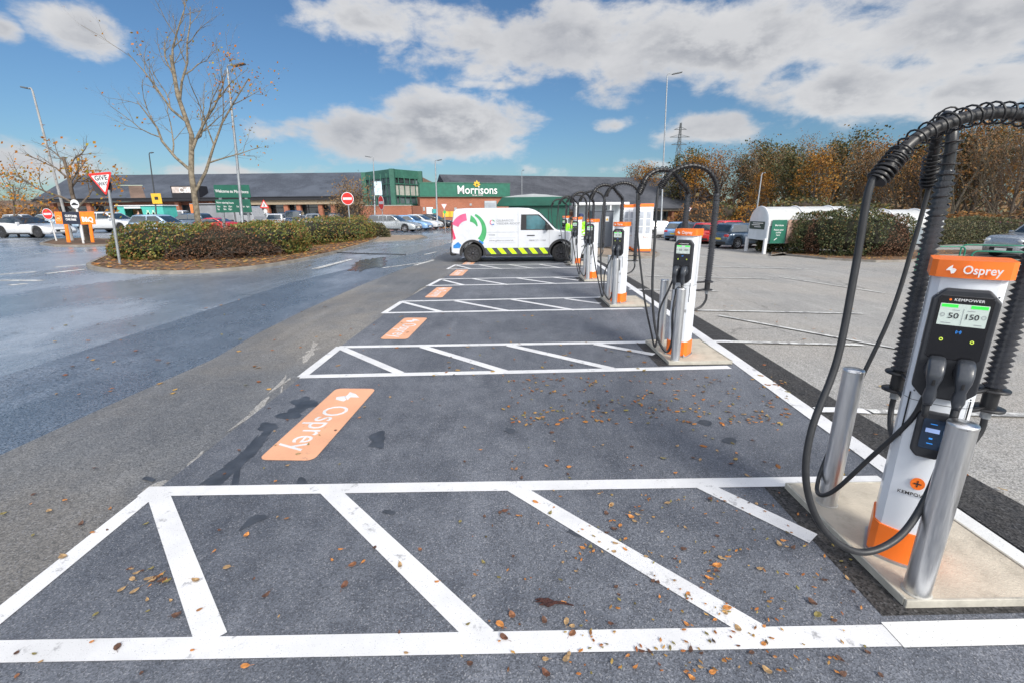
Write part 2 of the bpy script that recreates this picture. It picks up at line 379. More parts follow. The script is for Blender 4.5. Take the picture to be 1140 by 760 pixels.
# left road arrows and dashes
L((350,300),(392,289),.22,mo,.016); L((462,296),(483,290),.15,mo,.016); L((473,284),(486,281),.15,mo,.016);
for a,b in (((0,312.5),(48,312.8)),((0,306),(40,303)),((52,305),(95,300)),((60,298),(96,295)),((10,318),(30,316))): L(a,b,.22,mo,.008)
L((426,299),(470,293),.12,mo,.016)
for q in range(6): L((500+q*1.5,271-q*1.7),(503+q*1.5,269.6-q*1.7),.12,mo,.0165)
for k in range(5): L((40+k*55,283-k*5),(80+k*55,280-k*5),.12,mo,.008)
tag(mk.build('white_bay_markings',WHITEP),kind='structure'); tag(mo.build('worn_markings',WHITEO),kind='structure'); tag(mn.build('fresh_white_markings',WHITEN),kind='structure')
# fresh tarmac around the charger slabs
SLABS=[(0,0),(0,3.80),(-.06,7.5),(-.10,11.1),(-.06,15.0),(-.05,19.2)]
def sl_poly(dx,dy): return [(1.78+dx,1.84+dy),(2.74+dx,1.87+dy),(2.74+dx,3.02+dy),(1.76+dx,2.99+dy)]
sheet('slab_surround',[sl_poly(*s) for s in SLABS],.0182,TAR_FRESH)
# orange painted panels with writing --------------------------------
BIRD=[[(0,.02),(.33,.42),(.50,.30),(.62,.46),(.60,.62),(.30,.62),(.22,.36)],[(.40,.0),(.72,.02),(1.0,.50),(.74,.36),(.66,.10),(.52,.24),(.36,.12)]]
BIRD=[[(0,.38),(.22,.72),(.58,1.0),(.56,.62),(.86,.62),(.52,.36),(.30,.40)],[(.42,.36),(.56,.02),(.82,.10),(1.0,.50),(.84,.56),(.62,.42)]]
def bird(mb,w,M,t=.001):
    for p in BIRD: mb.prism([((x-.5)*w,(y-.5)*w) for x,y in p],'z',0,t,0,M)
def rrect(x0,y0,x1,y1,r,n=5):
    out=[]
    for cx,cy,a0 in((x1-r,y0+r,-90),(x1-r,y1-r,0),(x0+r,y1-r,90),(x0+r,y0+r,180)):
        for k in range(n+1): a=R(a0+90*k/n); out.append((cx+r*math.cos(a),cy+r*math.sin(a)))
    return out
PL=[(-1.89,4.095,.46,1.57),(-1.98,7.73,.44,1.5),(-2.0,11.35,.42,1.5),(-1.98,15.1,.42,1.5),(-1.95,18.1,.42,1.2)]
where=['nearest the camera, ','second from the camera, ','third from the camera, ','fourth from the camera, ','beside the rear wheel of the van, ']
for (x,y,w,l),wh in zip(PL,where):
    z=zg(x)+.021; t=thing('painted_bay_panel','faded orange painted ground panel '+wh.strip(', ')+' in the row',"road marking",(x,y,z),R(-1.5),'orange painted panels at the bay entrances')
    m=MB(); m.prism(rrect(-w/2,-l/2,w/2,l/2,.07),'z',0,.0015); m.build('panel',ORANGEP,t)
    Mx=Matrix.Translation((0.0,-.17,.003))@Matrix.Rotation(-PI/2,4,'Z')
    text('lettering','Osprey',.36,WHITEP,t,Mx,.0,1.0,.86)
    m=MB(); bird(m,.26,Matrix.Translation((.0,l/2-.24,.0025))@Matrix.Rotation(-PI/2,4,'Z')); m.build('emblem',WHITEP,t)
# puddles and damp stains (thin water films lying in dips)
DAMP=mat('damp_stain',(.045,.050,.060),.42,0,.3,6); WATER=mat('puddle_water',(.03,.028,.022),.22,0,.2,1,spec=.8)
def blob(mb,pts,off,jit=.12,seed=1,fl=True):
    rng=random.Random(seed); P=[Vector((*G(*p),0)) for p in pts]; P=catmull(P+[P[0]],6)[:-1]
    c=sum(P,Vector())/len(P); out=[]
    for i,p in enumerate(P): out.append(c+(p-c)*(1+jit*noise.noise(p*9+Vector((seed,0,0)))*1.8))
    drape(mb,out,off)
st=[[(214,546),(235,530),(262,512),(280,492),(300,478),(304,484),(290,500),(268,525),(262,546)],[(312,462),(325,455),(335,458),(328,468),(316,469)],[(325,447),(338,443),(349,446),(345,455),(330,457)],
[(286,478),(297,470),(309,474),(301,484)],[(411,498),(414,487),(425,483),(430,488),(424,499)],[(330,545),(333,532),(340,540),(338,548)],[(268,592),(280,578),(298,570),(300,578),(286,585)],[(92,660),(108,652),(124,640),(118,648),(98,664)],
[(585,662),(620,668),(640,675),(662,683),(640,684),(612,684),(596,682),(578,668)],[(700,455),(706,452),(712,458)],[(790,592),(803,588),(815,592),(808,600)],[(880,620),(905,612),(912,632),(890,632)]]
mb=MB()
for i,s in enumerate(st[:7]): blob(mb,s,.0183+i*.00012,.5,i)
tag(mb.build('damp_patches',DAMP),kind='structure')
mb=MB()
for i,s in enumerate([[(196,535),(212,518),(232,500),(238,504),(222,520),(206,538)],[(150,556),(165,546),(185,540),(176,548),(160,556)],[(120,590),(140,576),(150,574),(138,588)],[(268,470),(280,458),(292,446),(296,450),(284,464)],[(60,640),(90,612),(104,606),(88,626),(70,640)],[(330,402),(350,384),(356,386),(344,398)],[(300,440),(318,420),(326,420),(312,438)]]): blob(mb,s,.0145,.9,i+30)
tag(mb.build('pale_joint_patches',TAR_RIGHT),kind='structure')
mb=MB(); rq=random.Random(9)
for q in range(7):
    px,py=rq.uniform(30,900),rq.uniform(470,745); s_=(py-235)/26*rq.uniform(.5,1.2); blob(mb,[(px-s_,py),(px-.3*s_,py-.4*s_),(px+s_,py-.1*s_),(px+.4*s_,py+.4*s_)],.0193+q*.00008,.3,q)
tag(mb.build('damp_leaf_marks',DAMP),kind='structure')
mb=MB(); blob(mb,[(395,303),(392,297),(402,291),(417,288),(432,290),(424,297),(408,300)],.0165,.3,5); pass
tag(mb.build('puddles',WATER),kind='structure')
# fallen leaves ------------------------------------------------------
LEAFC=leafm('fallen_leaf_colours',[(0,(.22,.07,.02)),(.3,(.36,.15,.035)),(.5,(.10,.045,.02)),(.7,(.42,.24,.07)),(.86,(.20,.17,.05)),(1,(.05,.03,.02))],.5)
rng=random.Random(5)
def leaf_verts(s,rng):
    n=8; out=[]; asp=rng.uniform(.5,.75); curl=rng.uniform(.1,.5); tw=rng.uniform(-.15,.15)
    for k in range(n):
        a=2*PI*k/n; x=math.cos(a)*s; y=math.sin(a)*s*asp*(1-.25*math.cos(a))*rng.uniform(.85,1.12)
        out.append((x,y,.002+curl*(x*x+y*y)/s*.6+abs(tw*x)))
    return out
LM=[]
for k in range(14):
    m=MB(); vs=leaf_verts(.021,rng); vs.append((0,0,.002)); m.add(vs,[(i,(i+1)%8,8) for i in range(8)])
    m.add([(.020,0,.004),(.021,.0015,.004),(.036,.006,.003),(.036,.004,.003)],[(0,1,2,3)])
    me=bpy.data.meshes.new('fallen_leaf'); me.from_pydata(m.v,[],m.f); LM.append(me)
LC=[(.28,.13,.05),(.21,.09,.04),(.36,.23,.11),(.13,.055,.03),(.22,.18,.06),(.10,.05,.03),(.50,.20,.05)]
LMT=[mat('leaf_%d'%i,c,.45,0,.35,40) for i,c in enumerate(LC)]
variants=[]
for i,me in enumerate(LM):
    for j in range(2):
        q=me.copy(); q.materials.append(LMT[rng.randrange(len(LMT))]); variants.append(q)
def onpaper(px,py): return True
spots=[]
def scat(n,x0,x1,y0,y1,f=lambda x,y:True):
    k=0
    while k<n:
        px=rng.uniform(x0,x1);py=rng.uniform(y0,y1)
        if f(px,py): spots.append((px,py)); k+=1
scat(92,560,985,548,760); scat(52,0,560,556,758); scat(40,560,870,470,535); scat(30,650,880,425,470); scat(26,250,600,430,540); scat(8,20,200,420,640)
for c,r,n in (((165,648),26,20),((690,600),28,12),((560,572),12,3),((735,465),25,6),((800,630),20,6),((655,612),14,5)):
    for _ in range(n): spots.append((c[0]+rng.gauss(0,r*.5),c[1]+rng.gauss(0,r*.35)))
spots=[s for s in spots if not (900<s[0] and s[1]<690 and s[0]>870+(s[1]-545)*.8)]
for i,(px,py) in enumerate(spots[:295]):
    p=G(px,py); o=bpy.data.objects.new('fallen_leaf',variants[rng.randrange(len(variants))]); C.objects.link(o)
    s=rng.choice((rng.uniform(.4,.8),rng.uniform(.7,1.25))); o.location=(p.x,p.y,zg(p.x)+.0225); o.scale=(s,s,s); o.rotation_euler=(rng.uniform(-.15,.15),rng.uniform(-.15,.15),rng.uniform(0,6.28))
    tag(o,'small curled autumn leaf lying on the bay tarmac','leaf','fallen leaves scattered over the parking bays')
mb=MB()
def litter(mb,px,py,s=.03,dz=.024,p=None):
    p=G(px,py) if p is None else p; z=zg(p.x)+dz; a=rng.uniform(0,6.28); M=Matrix.Translation((p.x,p.y,z))@Matrix.Rotation(a,4,'Z')@Matrix.Rotation(rng.uniform(-.3,.3),4,'X')
    s*=rng.uniform(.6,1.3); mb.add([(-s,0,0),(-.3*s,-.5*s,.004),(.6*s,-.4*s,.003),(s,0,.008),(.4*s,.5*s,.003),(-.5*s,.4*s,.005)],[(0,1,2,3,4,5)],0,False,M)
for _ in range(260): litter(mb,rng.uniform(560,880),rng.uniform(418,475),.022)
for _ in range(60): litter(mb,rng.uniform(440,720),rng.uniform(350,420),.03)
for _ in range(60): litter(mb,rng.uniform(0,420),rng.uniform(320,440),.035,.018)
for _ in range(70): litter(mb,rng.uniform(770,1120),rng.uniform(330,560),.028,.018)
for _ in range(260): litter(mb,rng.triangular(500,985,800),rng.uniform(550,755),.011)
for _ in range(50): litter(mb,rng.uniform(210,350),rng.uniform(294,304),.05,.02)
tag(mb.build('leaf_litter',LEAFC),'tiny brown leaf fragments strewn across the tarmac','leaves',kind='stuff')
# the wet torn leaf
m=MB(); rr=random.Random(3)
p=G(612,675); pts=[(-.075,.022),(-.05,.03),(-.03,.028),(-.005,.03),(.02,.012),(.035,.012),(.075,.004),(.12,-.012),(.12,-.017),(.07,-.006),(.03,-.004),(.01,-.016),(-.01,-.026),(-.03,-.012),(-.055,-.014),(-.03,.006),(-.075,.006),(-.045,.014)]
m.prism(pts,'z',0,.004)
o=m.build('torn_leaf',mat('torn_leaf_brown',(.05,.018,.012),.3,0,.4,50,.6,90)); o.location=(p.x,p.y,.024); tag(o,'large dark wet torn leaf with a long stalk on the near hatching','leaf')
# ------------------------------------------------------------------ charging points
CH=(2.165,2.255); YAW=R(-38)
def slab(dx,dy,label):
    t=thing('concrete_slab',label,'concrete slab',(2.33+dx,2.42+dy,zg(2.33)),R(1.5),'concrete slabs under the charging points')
    m=MB(); m.box((0,0,.028),(.80,1.02,.056)); m.build('slab',CONC,t,.006,2)
    m=MB()
    for sx,sy,w,d in((0,-.515,.83,.016),(0,.515,.83,.016),(-.408,0,.016,1.01),(.408,0,.016,1.01)): m.box((sx,sy,.03),(w,d,.063))
    m.build('edging',mat('slab_edging',(.40,.38,.33),.8,0,.15,8,.3,60,dirt=.3),t,.003,1)
def bollard(x,y,label,grp):
    t=thing('steel_bollard',label,'bollard',(x,y,.056),0,grp)
    m=MB(); m.lathe([(.056,0),(.056,.93)],40,cap=False); m.build('post',STEEL,t)
    m=MB(); m.lathe([(.0565,.926),(.0575,.930),(.0575,.938),(.055,.944),(0.001,.947)],40,cap=False); m.build('cap',mat('bollard_cap',(.72,.72,.72),.33,1,.05,20),t)
    m=MB(); m.lathe([(.064,0),(.064,.004),(.058,.009)],32); m.build('collar',mat('sealant',(.36,.35,.32),.7),t)
def oct_poly(x0,z0,x1,z1,c,c2=None):
    c2=c if c2 is None else c2
    return [(x0+c2,z0),(x1-c2,z0),(x1,z0+c2),(x1,z1-c),(x1-c,z1),(x0+c,z1),(x0,z1-c),(x0,z0+c2)]
# plan section of the cabinet, bowed front (y negative is the front)
def plan(w,d,ch=.06,bow=.02,n=8):
    P=[(w/2,d/2-.02),(w/2-.02,d/2),(-w/2+.02,d/2),(-w/2,d/2-.02),(-w/2,-d/2+ch)]
    for k in range(n+1):
        u=k/n; x=(-w/2+ch*.6)+(w-ch*1.2)*u; P.append((x,-d/2+.012-bow*math.sin(PI*u)))
    P.append((w/2,-d/2+ch)); return P
BW,BD=.30,.24
FY=-BD/2-.010
def front(mb,poly,y0,y1,mi=0): mb.prism(poly,'y',y0,y1,mi)
SCRN=mat('screen_face',(.50,.57,.53),.25,0,.02,4,emit=.12); SGR=mat('screen_green',(.03,.55,.05),.4,0,.02,4,emit=.6); SBL=mat('screen_blue',(.03,.22,.65),.4,0,.02,4,emit=.5)
YLG=mat('button_ring',(.55,.70,.08),.4,0,.02,4,emit=.2)
def es(o):
    e=o.modifiers.new('e','EDGE_SPLIT'); e.split_angle=R(18); return o
def charger(label):
    t=thing('charging_point',label,'ev charger',(0,0,0),YAW,'rapid chargers along the bay boundary')
    m=MB(); m.prism(plan(BW+.02,BD+.02,.055,.02),'z',.012,.20); m.s=[True]*len(m.s); es(m.build('plinth',ORANGE,t))
    m=MB(); m.prism(plan(BW+.05,BD+.05,.055,.02),'z',0,.012); m.build('base_plate',GALV,t)
    for sx in(-1,1):
        m=MB(); M=Matrix.Translation((sx*(BW/2-.01),-BD/2-.012,.012)); m.lathe([(.018,0),(.018,.003),(.011,.003),(.011,.016),(.006,.016),(.006,.03)],12,M=M); m.build('anchor_bolt',GALV,t)
    m=MB(); rings=[[(x*k,y*k2,z) for x,y in plan(BW,BD,.055,.02)] for z,k,k2 in((.20,1.0,1),(.9,1.0,1),(1.60,1.0,1.0))]; m.loft(rings,smooth=False); m.s=[True]*len(m.s); es(m.build('cabinet',WHITE,t))
    m=MB(); m.prism(plan(BW+.035,BD+.035,.04,.024),'z',1.575,1.655); m.s=[True]*len(m.s); es(m.build('cap',ORANGE,t))
    text('cap_lettering','Osprey',.054,WLET,t,Matrix.Translation((.032,-BD/2-.037,1.613))@Matrix.Rotation(PI/2,4,'X'),.0008,1,.92)
    m=MB(); bird(m,.042,Matrix.Translation((-.088,-BD/2-.0335,1.614))@Matrix.Rotation(PI/2,4,'X'),.002); m.build('cap_emblem',WLET,t)
    # bezel
    m=MB(); f=MB(); o=oct_poly(-.136,.985,.136,1.525,.05,.05); front(f,o,FY-.028,FY+.03)
    f.build('bezel',mat('bezel_plastic',(.022,.024,.03),.45),t,.010,3)
    m=MB(); front(m,oct_poly(-.110,1.19,.110,1.495,.012),FY-.031,FY-.02); m.build('display_panel',GLOSSB,t,.002,1)
    s=MB(); front(s,oct_poly(-.096,1.355,.096,1.457,.002),FY-.0325,FY-.030); sc_=s.build('screen',SCRN,t)
    y=FY-.0335; RX=Matrix.Rotation(PI/2,4,'X')
    
    for q in(-.058,.058): s=MB(); s.box((q,y+.0005,1.447),(.066,.001,.014)); s.build('green_bar',SGR,sc_)
    s=MB(); s.box((0,y+.0005,1.398),(.0014,.001,.078)); 
    for cx in(-.080,.082):
        for rr_ in(.010,.006): s.add([(cx+rr_*math.cos(a*PI/6)*q,y,1.403+rr_*math.sin(a*PI/6)*q) for a in range(12) for q in(1,.82)],[(2*a,(2*a+2)%24,(2*a+3)%24,2*a+1) for a in range(12)])
    s.box((-.06,y+.0005,1.366),(.04,.001,.003)); s.box((.066,y+.0005,1.366),(.03,.001,.003)); s.box((-.03,y+.0005,1.428),(.03,.001,.002)); s.box((.03,y+.0005,1.428),(.03,.001,.002)); s.build('dial',GLET,sc_)
    text('reading','50',.036,BLET,sc_,Matrix.Translation((-.036,y,1.400))@RX,.0003,1,1.25); text('reading','150',.036,BLET,sc_,Matrix.Translation((.036,y,1.400))@RX,.0003,1,1.1)
    text('maker_name','KEMPOWER',.017,WLET,t,Matrix.Translation((.012,FY-.032,1.476))@RX,.0002,1.1,1.2)
    s=MB(); s.lathe([(.0055,0),(.0055,.0012)],14,M=Matrix.Translation((-.062,FY-.031,1.476))@RX); s.build('maker_mark',ORANGE,t)
    s=MB()
    for q in(-1,1):
        for r0 in(.006,.0105): s.tube([(q*r0*math.cos(a),y,1.326+r0*math.sin(a)) for a in [R(-50+20*k) for k in range(6)]],.0011,5)
    s.lathe([(.0018,0),(.0018,.001)],8,M=Matrix.Translation((0,FY-.031,1.326))@RX); s.build('contactless_mark',SBL,t)
    for q in(-.062,.062):
        s=MB(); s.tube([(q+.0065*math.cos(a*PI/8),FY-.032,1.285+.0065*math.sin(a*PI/8)) for a in range(17)],.0022,6,cap=False); s.build('button_ring',YLG,t)
    # holsters
    for q in(-.058,.060):
        s=MB(); rings=[]
        for k,(yy,zz,rw,rh) in enumerate(((0,0,.040,.046),(-.02,-.004,.040,.046),(-.035,-.010,.036,.042))):
            rings.append([(q+rw*1.1*math.cos(a*PI/8)*(1),FY-.02+yy,1.135+zz+rh*math.sin(a*PI/8)) for a in range(16)])
        s.loft(rings); s.build('holster',mat('holster_plastic',(.03,.033,.04),.35),t,.002,1)
    # lower panel
    f=MB(); front(f,oct_poly(-.075,.66,.075,.91,.02,.03),FY-.020,FY+.03); lp=f.build('lower_panel',mat('bezel_plastic',(.022,.024,.03),.45),t,.008,3)
    f=MB(); front(f,oct_poly(-.045,.715,.05,.875,.006),FY-.0225,FY-.015); f.build('card_reader',mat('reader_face',(.015,.03,.06),.2,0,.1,5,coat=.5),lp)
    f=MB(); f.box((.002,FY-.023,.815),(.062,.002,.022)); f.build('reader_display',mat('reader_lcd',(.25,.35,.62),.3,0,.05,3,emit=.25),lp)
    f=MB(); f.box((.002,FY-.023,.85),(.03,.001,.004)); f.box((.002,FY-.023,.772),(.016,.001,.008)); f.box((.002,FY-.023,.745),(.028,.001,.004)); f.build('reader_icons',SBL,lp)
    for q in(-1,1):
        f=MB(); M=Matrix.Translation((q*(BW/2-.021),-BD/2+.0155,.86))@Matrix.Rotation(q*R(52),4,'Z'); f.box((0,0,0),(.006,.005,.25),M=M); f.build('vent_slot',BLACKP,t)
    # plus roundel and name
    f=MB(); f.lathe([(.034,0),(.034,.0015)],28,M=Matrix.Translation((-.0,FY-.002,.50))@RX); ro=f.build('roundel',ORANGE,t)
    f=MB(); f.box((0,FY-.0045,.50),(.036,.002,.006)); f.box((0,FY-.0045,.50),(.006,.0021,.036)); f.build('plus_sign',BLET,ro)
    text('cabinet_lettering','KEMPOWER',.026,BLET,t,Matrix.Translation((0,FY-.0045,.435))@RX,.0003,1.05,1.15)
    SEAM=mat('seam_grey',(.10,.11,.12),.6)
    f=MB(); P_=plan(BW+.0016,BD+.0016,.055,.02); f.prism(P_,'z',.945,.948); f.build('panel_seam',SEAM,t)
    for sx in(-1,1):
        f=MB(); f.box((sx*(BW/2+.0005),.02,1.26),(.002,.003,.62)); f.build('door_gap',SEAM,t)
        for zz in(.25,.93,1.55):
            f=MB(); f.lathe([(.005,0),(.005,.002)],10,M=Matrix.Translation((sx*(BW/2-.001),.075,zz))@Matrix.Rotation(sx*PI/2,4,'Y')); f.build('screw',GALV,t)
    for sx,zz in((-.118,1.50),(.118,1.50),(-.118,1.01),(.118,1.01)):
        f=MB(); f.lathe([(.0045,0),(.0045,.002)],10,M=Matrix.Translation((sx,FY-.028,zz))@RX); f.build('screw',SEAM,t)
    f=MB(); f.box((.10,FY+.001,.62),(.030,.002,.040)); st_=f.build('rating_label',mat('label_silver',(.45,.46,.47),.5,.2,.1,30),t)
    t.scale=(.87,1,1)
    return t
def loc2w(t,p): 
    M=Matrix.Translation(t.location)@Matrix.Rotation(t.rotation_euler.z,4,'Z'); return M@Vector(p)
def hang(P,n=10): return catmull(P,n)
def connector(par,qx,ax):
    # plug: grip hanging below the holster (charger-local coordinates)
    m=MB(); x=qx; y=FY-.055
    secs=[(y+.030,1.152,.030,.034,0),(y+.004,1.170,.034,.037,0),(y-.022,1.160,.035,.038,25),(y-.042,1.138,.034,.036,60),(y-.050,1.110,.031,.031,82),(y-.050,1.082,.023,.026,90),(y-.048,1.060,.020,.023,92),(y-.046,1.040,.024,.026,92),(y-.046,1.010,.025,.026,90),(y-.047,.992,.020,.021,90),(y-.048,.972,.016,.016,90)]
    rings=[]
    for yy,zz,w_,h_,tl in secs:
        c_,s_=math.cos(R(tl)),math.sin(R(tl)); ring=[]
        for a in range(16):
            an=2*PI*a/16; cu=math.copysign(abs(math.cos(an))**.55,math.cos(an))*w_; cv=math.copysign(abs(math.sin(an))**.55,math.sin(an))*h_
            ring.append((x+cu,yy-cv*s_,zz+cv*c_))
        rings.append(ring)
    m.loft(rings); o=m.build('connector',mat('connector_plastic',(.035,.04,.05),.35,0,.1,6,coat=.2),par)
    m=MB(); M=Matrix.Translation((x,y-.060,1.158))@Matrix.Rotation(R(-40),4,'X'); m.box((0,0,0),(.034,.005,.030),M=M); m.build('connector_label',mat('connector_sticker',(.30,.31,.33),.5,0,.5,60),o)
    m=MB(); m.box((x,y-.075,1.095),(.012,.010,.030)); m.build('release_button',BLACKP,o,.002,1)
    pts=[(x,y-.048,.975)]
    return pts[-1]
def arm(ch,side,tip,peak,cable,label,conn,cr,group,seed=0):
    """spring guided cable arm: sleeve beside the cabinet, arched rod with coil, cable back to the plug"""
    bx,by=(ch.location.x+.32,ch.location.y+.04) if side>0 else (ch.location.x+.05,ch.location.y+.31); z0=ch.location.z
    t=thing('cable_arm',label,'cable arm',(0,0,0),0,group)
    S0=Vector((bx,by,z0+.86)); S1=Vector((bx,by,2.15))
    rr=.048; step=.0145
    m=MB(); n=int((S1.z-S0.z-.12)/step); pts=[];rad=[]
    for k in range(n+1):
        z=S0.z+.12+step*k; lean=.01*math.sin(k*.05)
        pts.append((bx+lean*side*.3,by,z)); 
        top=max(0,(k-(n-9))/9); rad.append((rr if k%2 else rr-.019)*(1-.30*top))
    m.tube(pts,rad,20); m.build('corrugated_sleeve',CORR,t)
    m=MB(); m.lathe([(.034,0),(.034,.14)],20,M=Matrix.Translation((bx,by,S0.z))); m.build('sleeve_socket',BLACKP,t)
    for dz in(.0,.105):
        m=MB(); m.lathe([(.034,0),(.068,0),(.070,.004),(.070,.012),(.034,.014)],28,M=Matrix.Translation((bx,by,S0.z+dz))); 
        b=loc2w(ch,(side*.10,.06,0)); m.tube([(bx,by,S0.z+dz+.007),(b.x,b.y,S0.z+dz+.007)],.012,6)
        m.build('clamp_ring',BLACKP,t)
    m=MB(); m.lathe([(.022,0),(.022,.03),(.026,.034),(.026,.05)],16,M=Matrix.Translation((bx,by,S0.z-.05))); m.build('gland',GALV,t)
    tail=loc2w(ch,(side*.11,.09,0))
    m=MB(); m.tube(catmull([(bx,by,S0.z-.03),(bx,by,S0.z-.13),((bx*2+tail.x)/3,(by*2+tail.y)/3,S0.z-.22),(tail.x,tail.y,S0.z-.27)],8),.015,10); m.build('tail_cable',RUBBER,t)
    # arched rod
    P=catmull([S1+Vector((0,0,-.25)),S1,*peak,Vector(tip)],14); m=MB(); m.tube(P,.026,14); m.build('arched_rod',BLACKP,t)
    Q=[p for p in P if p.z>S1.z-.02 or (p-P[-1]).length<.9]; 
    m=MB(); QQ=resample(Q,.052); rq=random.Random(len(label))
    for k,p in enumerate(QQ[:-1]):
        tt=(QQ[min(k+1,len(QQ)-1)]-QQ[max(k-1,0)]).normalized(); tt=(tt+Vector((rq.uniform(-.16,.16),rq.uniform(-.16,.16),rq.uniform(-.16,.16)))).normalized(); u_=tt.orthogonal().normalized(); w_=tt.cross(u_); u=k/len(QQ); rad_=.038+.006*math.sin(PI*min(1,u*1.1)); off=tt*0
        m.tube([p+(u_*math.cos(a*PI/7)+w_*math.sin(a*PI/7))*rad_+tt*(.026*(a/14-.5)) for a in range(15)],.0046,5,cap=False)
    H=helix(P[-10:],.043,.022,12); m.tube(H,.0048,5); m.build('coil_spring',BLACKP,t)
    # end clamp
    d=(P[-1]-P[-3]).normalized(); m=MB()
    for k in range(4):
        q=P[-1]-d*(.02*k); m.tube([q,q+d*.008],.040,14)
    M=Matrix.Translation(P[-1]-d*.03)@d.to_track_quat('Z','Y').to_matrix().to_4x4()
    side_v=d.cross(Vector((0,.4,1))).normalized(); 
    m.tube([P[-1]-d*.03,P[-1]-d*.03+side_v*.075],.017,10); m.build('end_clamp',BLACKP,t)
    cn=connector(t,conn,.0)
    # plug is authored in cabinet coordinates: carry it over
    for o in t.children:
        if o.name.startswith('connector'): o.location=ch.location; o.rotation_euler=(0,0,YAW)
    end=loc2w(ch,cn); end2=loc2w(ch,(cn[0],cn[1],cn[2]-.06))
    K=[P[-1]-d*.04,P[-1]+d*.05]+[Vector(c) for c in cable]+[end2,end]
    m=MB(); m.tube(catmull(K,10),cr,12); m.build('charging_cable',RUBBER,t)
    return t
names=['nearest','second nearest','third nearest','fourth','fifth','farthest']
def rel(dx,dy,P): return [Vector((p.x+dx,p.y+dy,p.z)) for p in P]
for i,(dx,dy) in enumerate(SLABS):
    nm=names[i]
    slab(dx,dy,'square beige concrete slab under the %s charging point'%nm)
    g='paired steel bollards guarding the chargers'
    bollard(2.03+dx,1.955+dy,'brushed steel bollard standing on the near side of the %s charging point'%nm,g)
    bollard(2.05+dx,2.70+dy,'brushed steel bollard standing on the far side of the %s charging point'%nm,g)
    if i==0: c0=ch=charger('tall white and orange charging point nearest the camera, screen reading 50 and 150')
    else: ch=copy_tree(c0); ch['label']='%s white and orange charging point counting away from the camera'%nm.replace(' nearest','').replace('farthest','last').capitalize().lower()
    ch.location=(CH[0]+dx,CH[1]+dy,.056)
    g='spring guided cable arms arching over the bays'
    if i==0:
        right=dict(tip=AT(977,200,2.17),peak=[AT(1180,146,2.26),AT(1128,127,2.24),AT(1075,131,2.22),AT(1018,156,2.19)],
          cable=[AT(952,300,2.15),AT(932,400,2.1),AT(903,480,2.03),AT(898,540,1.98),AT(918,590,1.94),AT(958,614,1.93),AT(1002,596,1.96),AT(1035,545,2.03),AT(1060,475,2.12)])
        left=dict(tip=AT(1034,206,2.86),peak=[AT(1060,146,2.58),AT(1053,130,2.66),AT(1042,158,2.78)],
          cable=[AT(1016,275,2.88),AT(992,350,2.86),AT(957,425,2.85),AT(928,490,2.80),AT(912,530,2.72),AT(911,549,2.6),AT(928,546,2.45),AT(968,510,2.33),AT(1013,468,2.22),AT(1030,440,2.17)])
    else:
        D=dy-3.8; sx=dx
        right=dict(tip=AT(738,207,6.02),peak=[AT(796,197,6.06),AT(786,187,6.05),AT(769,184,6.04),AT(750,191,6.03)],
          cable=[AT(730.5,260,5.98),AT(727.5,320,5.92),AT(730,368,5.86),AT(741,391,5.82),AT(748,380,5.82),AT(750,350,5.9),AT(755,322,5.98)])
        left=dict(tip=AT(713,214,6.1),peak=[AT(759,203,6.26),AT(750,192,6.22),AT(736,189,6.18),AT(722,196,6.14)],
          cable=[AT(710.5,260,6.08),AT(718,330,6.0),AT(725,370,5.95),AT(729,386,5.92),AT(732,372,5.93),AT(735,345,5.95),AT(745,322,5.97),AT(752,307,5.99)])
        for d in (right,left):
            rs=random.Random(i*3+(d is left)); k=Vector((rs.uniform(-.05,.05),rs.uniform(-.05,.05),rs.uniform(-.04,.03)))
            d['tip']=d['tip']+Vector((sx,D,0))+k; d['peak']=[p+Vector((sx,D,0))+k*.6 for p in d['peak']]; d['cable']=[p+Vector((sx,D,0))+k*(.5 if p.z>.5 else .0) for p in d['cable']]
    arm(ch,1,right['tip'],right['peak'],right['cable'],'black sprung cable arm with thick cable on the right of the %s charging point'%nm,.052,.0165,g)
    arm(ch,-1,left['tip'],left['peak'],left['cable'],'black sprung cable arm with thinner cable on the left of the %s charging point'%nm,-.050,.0125,g)
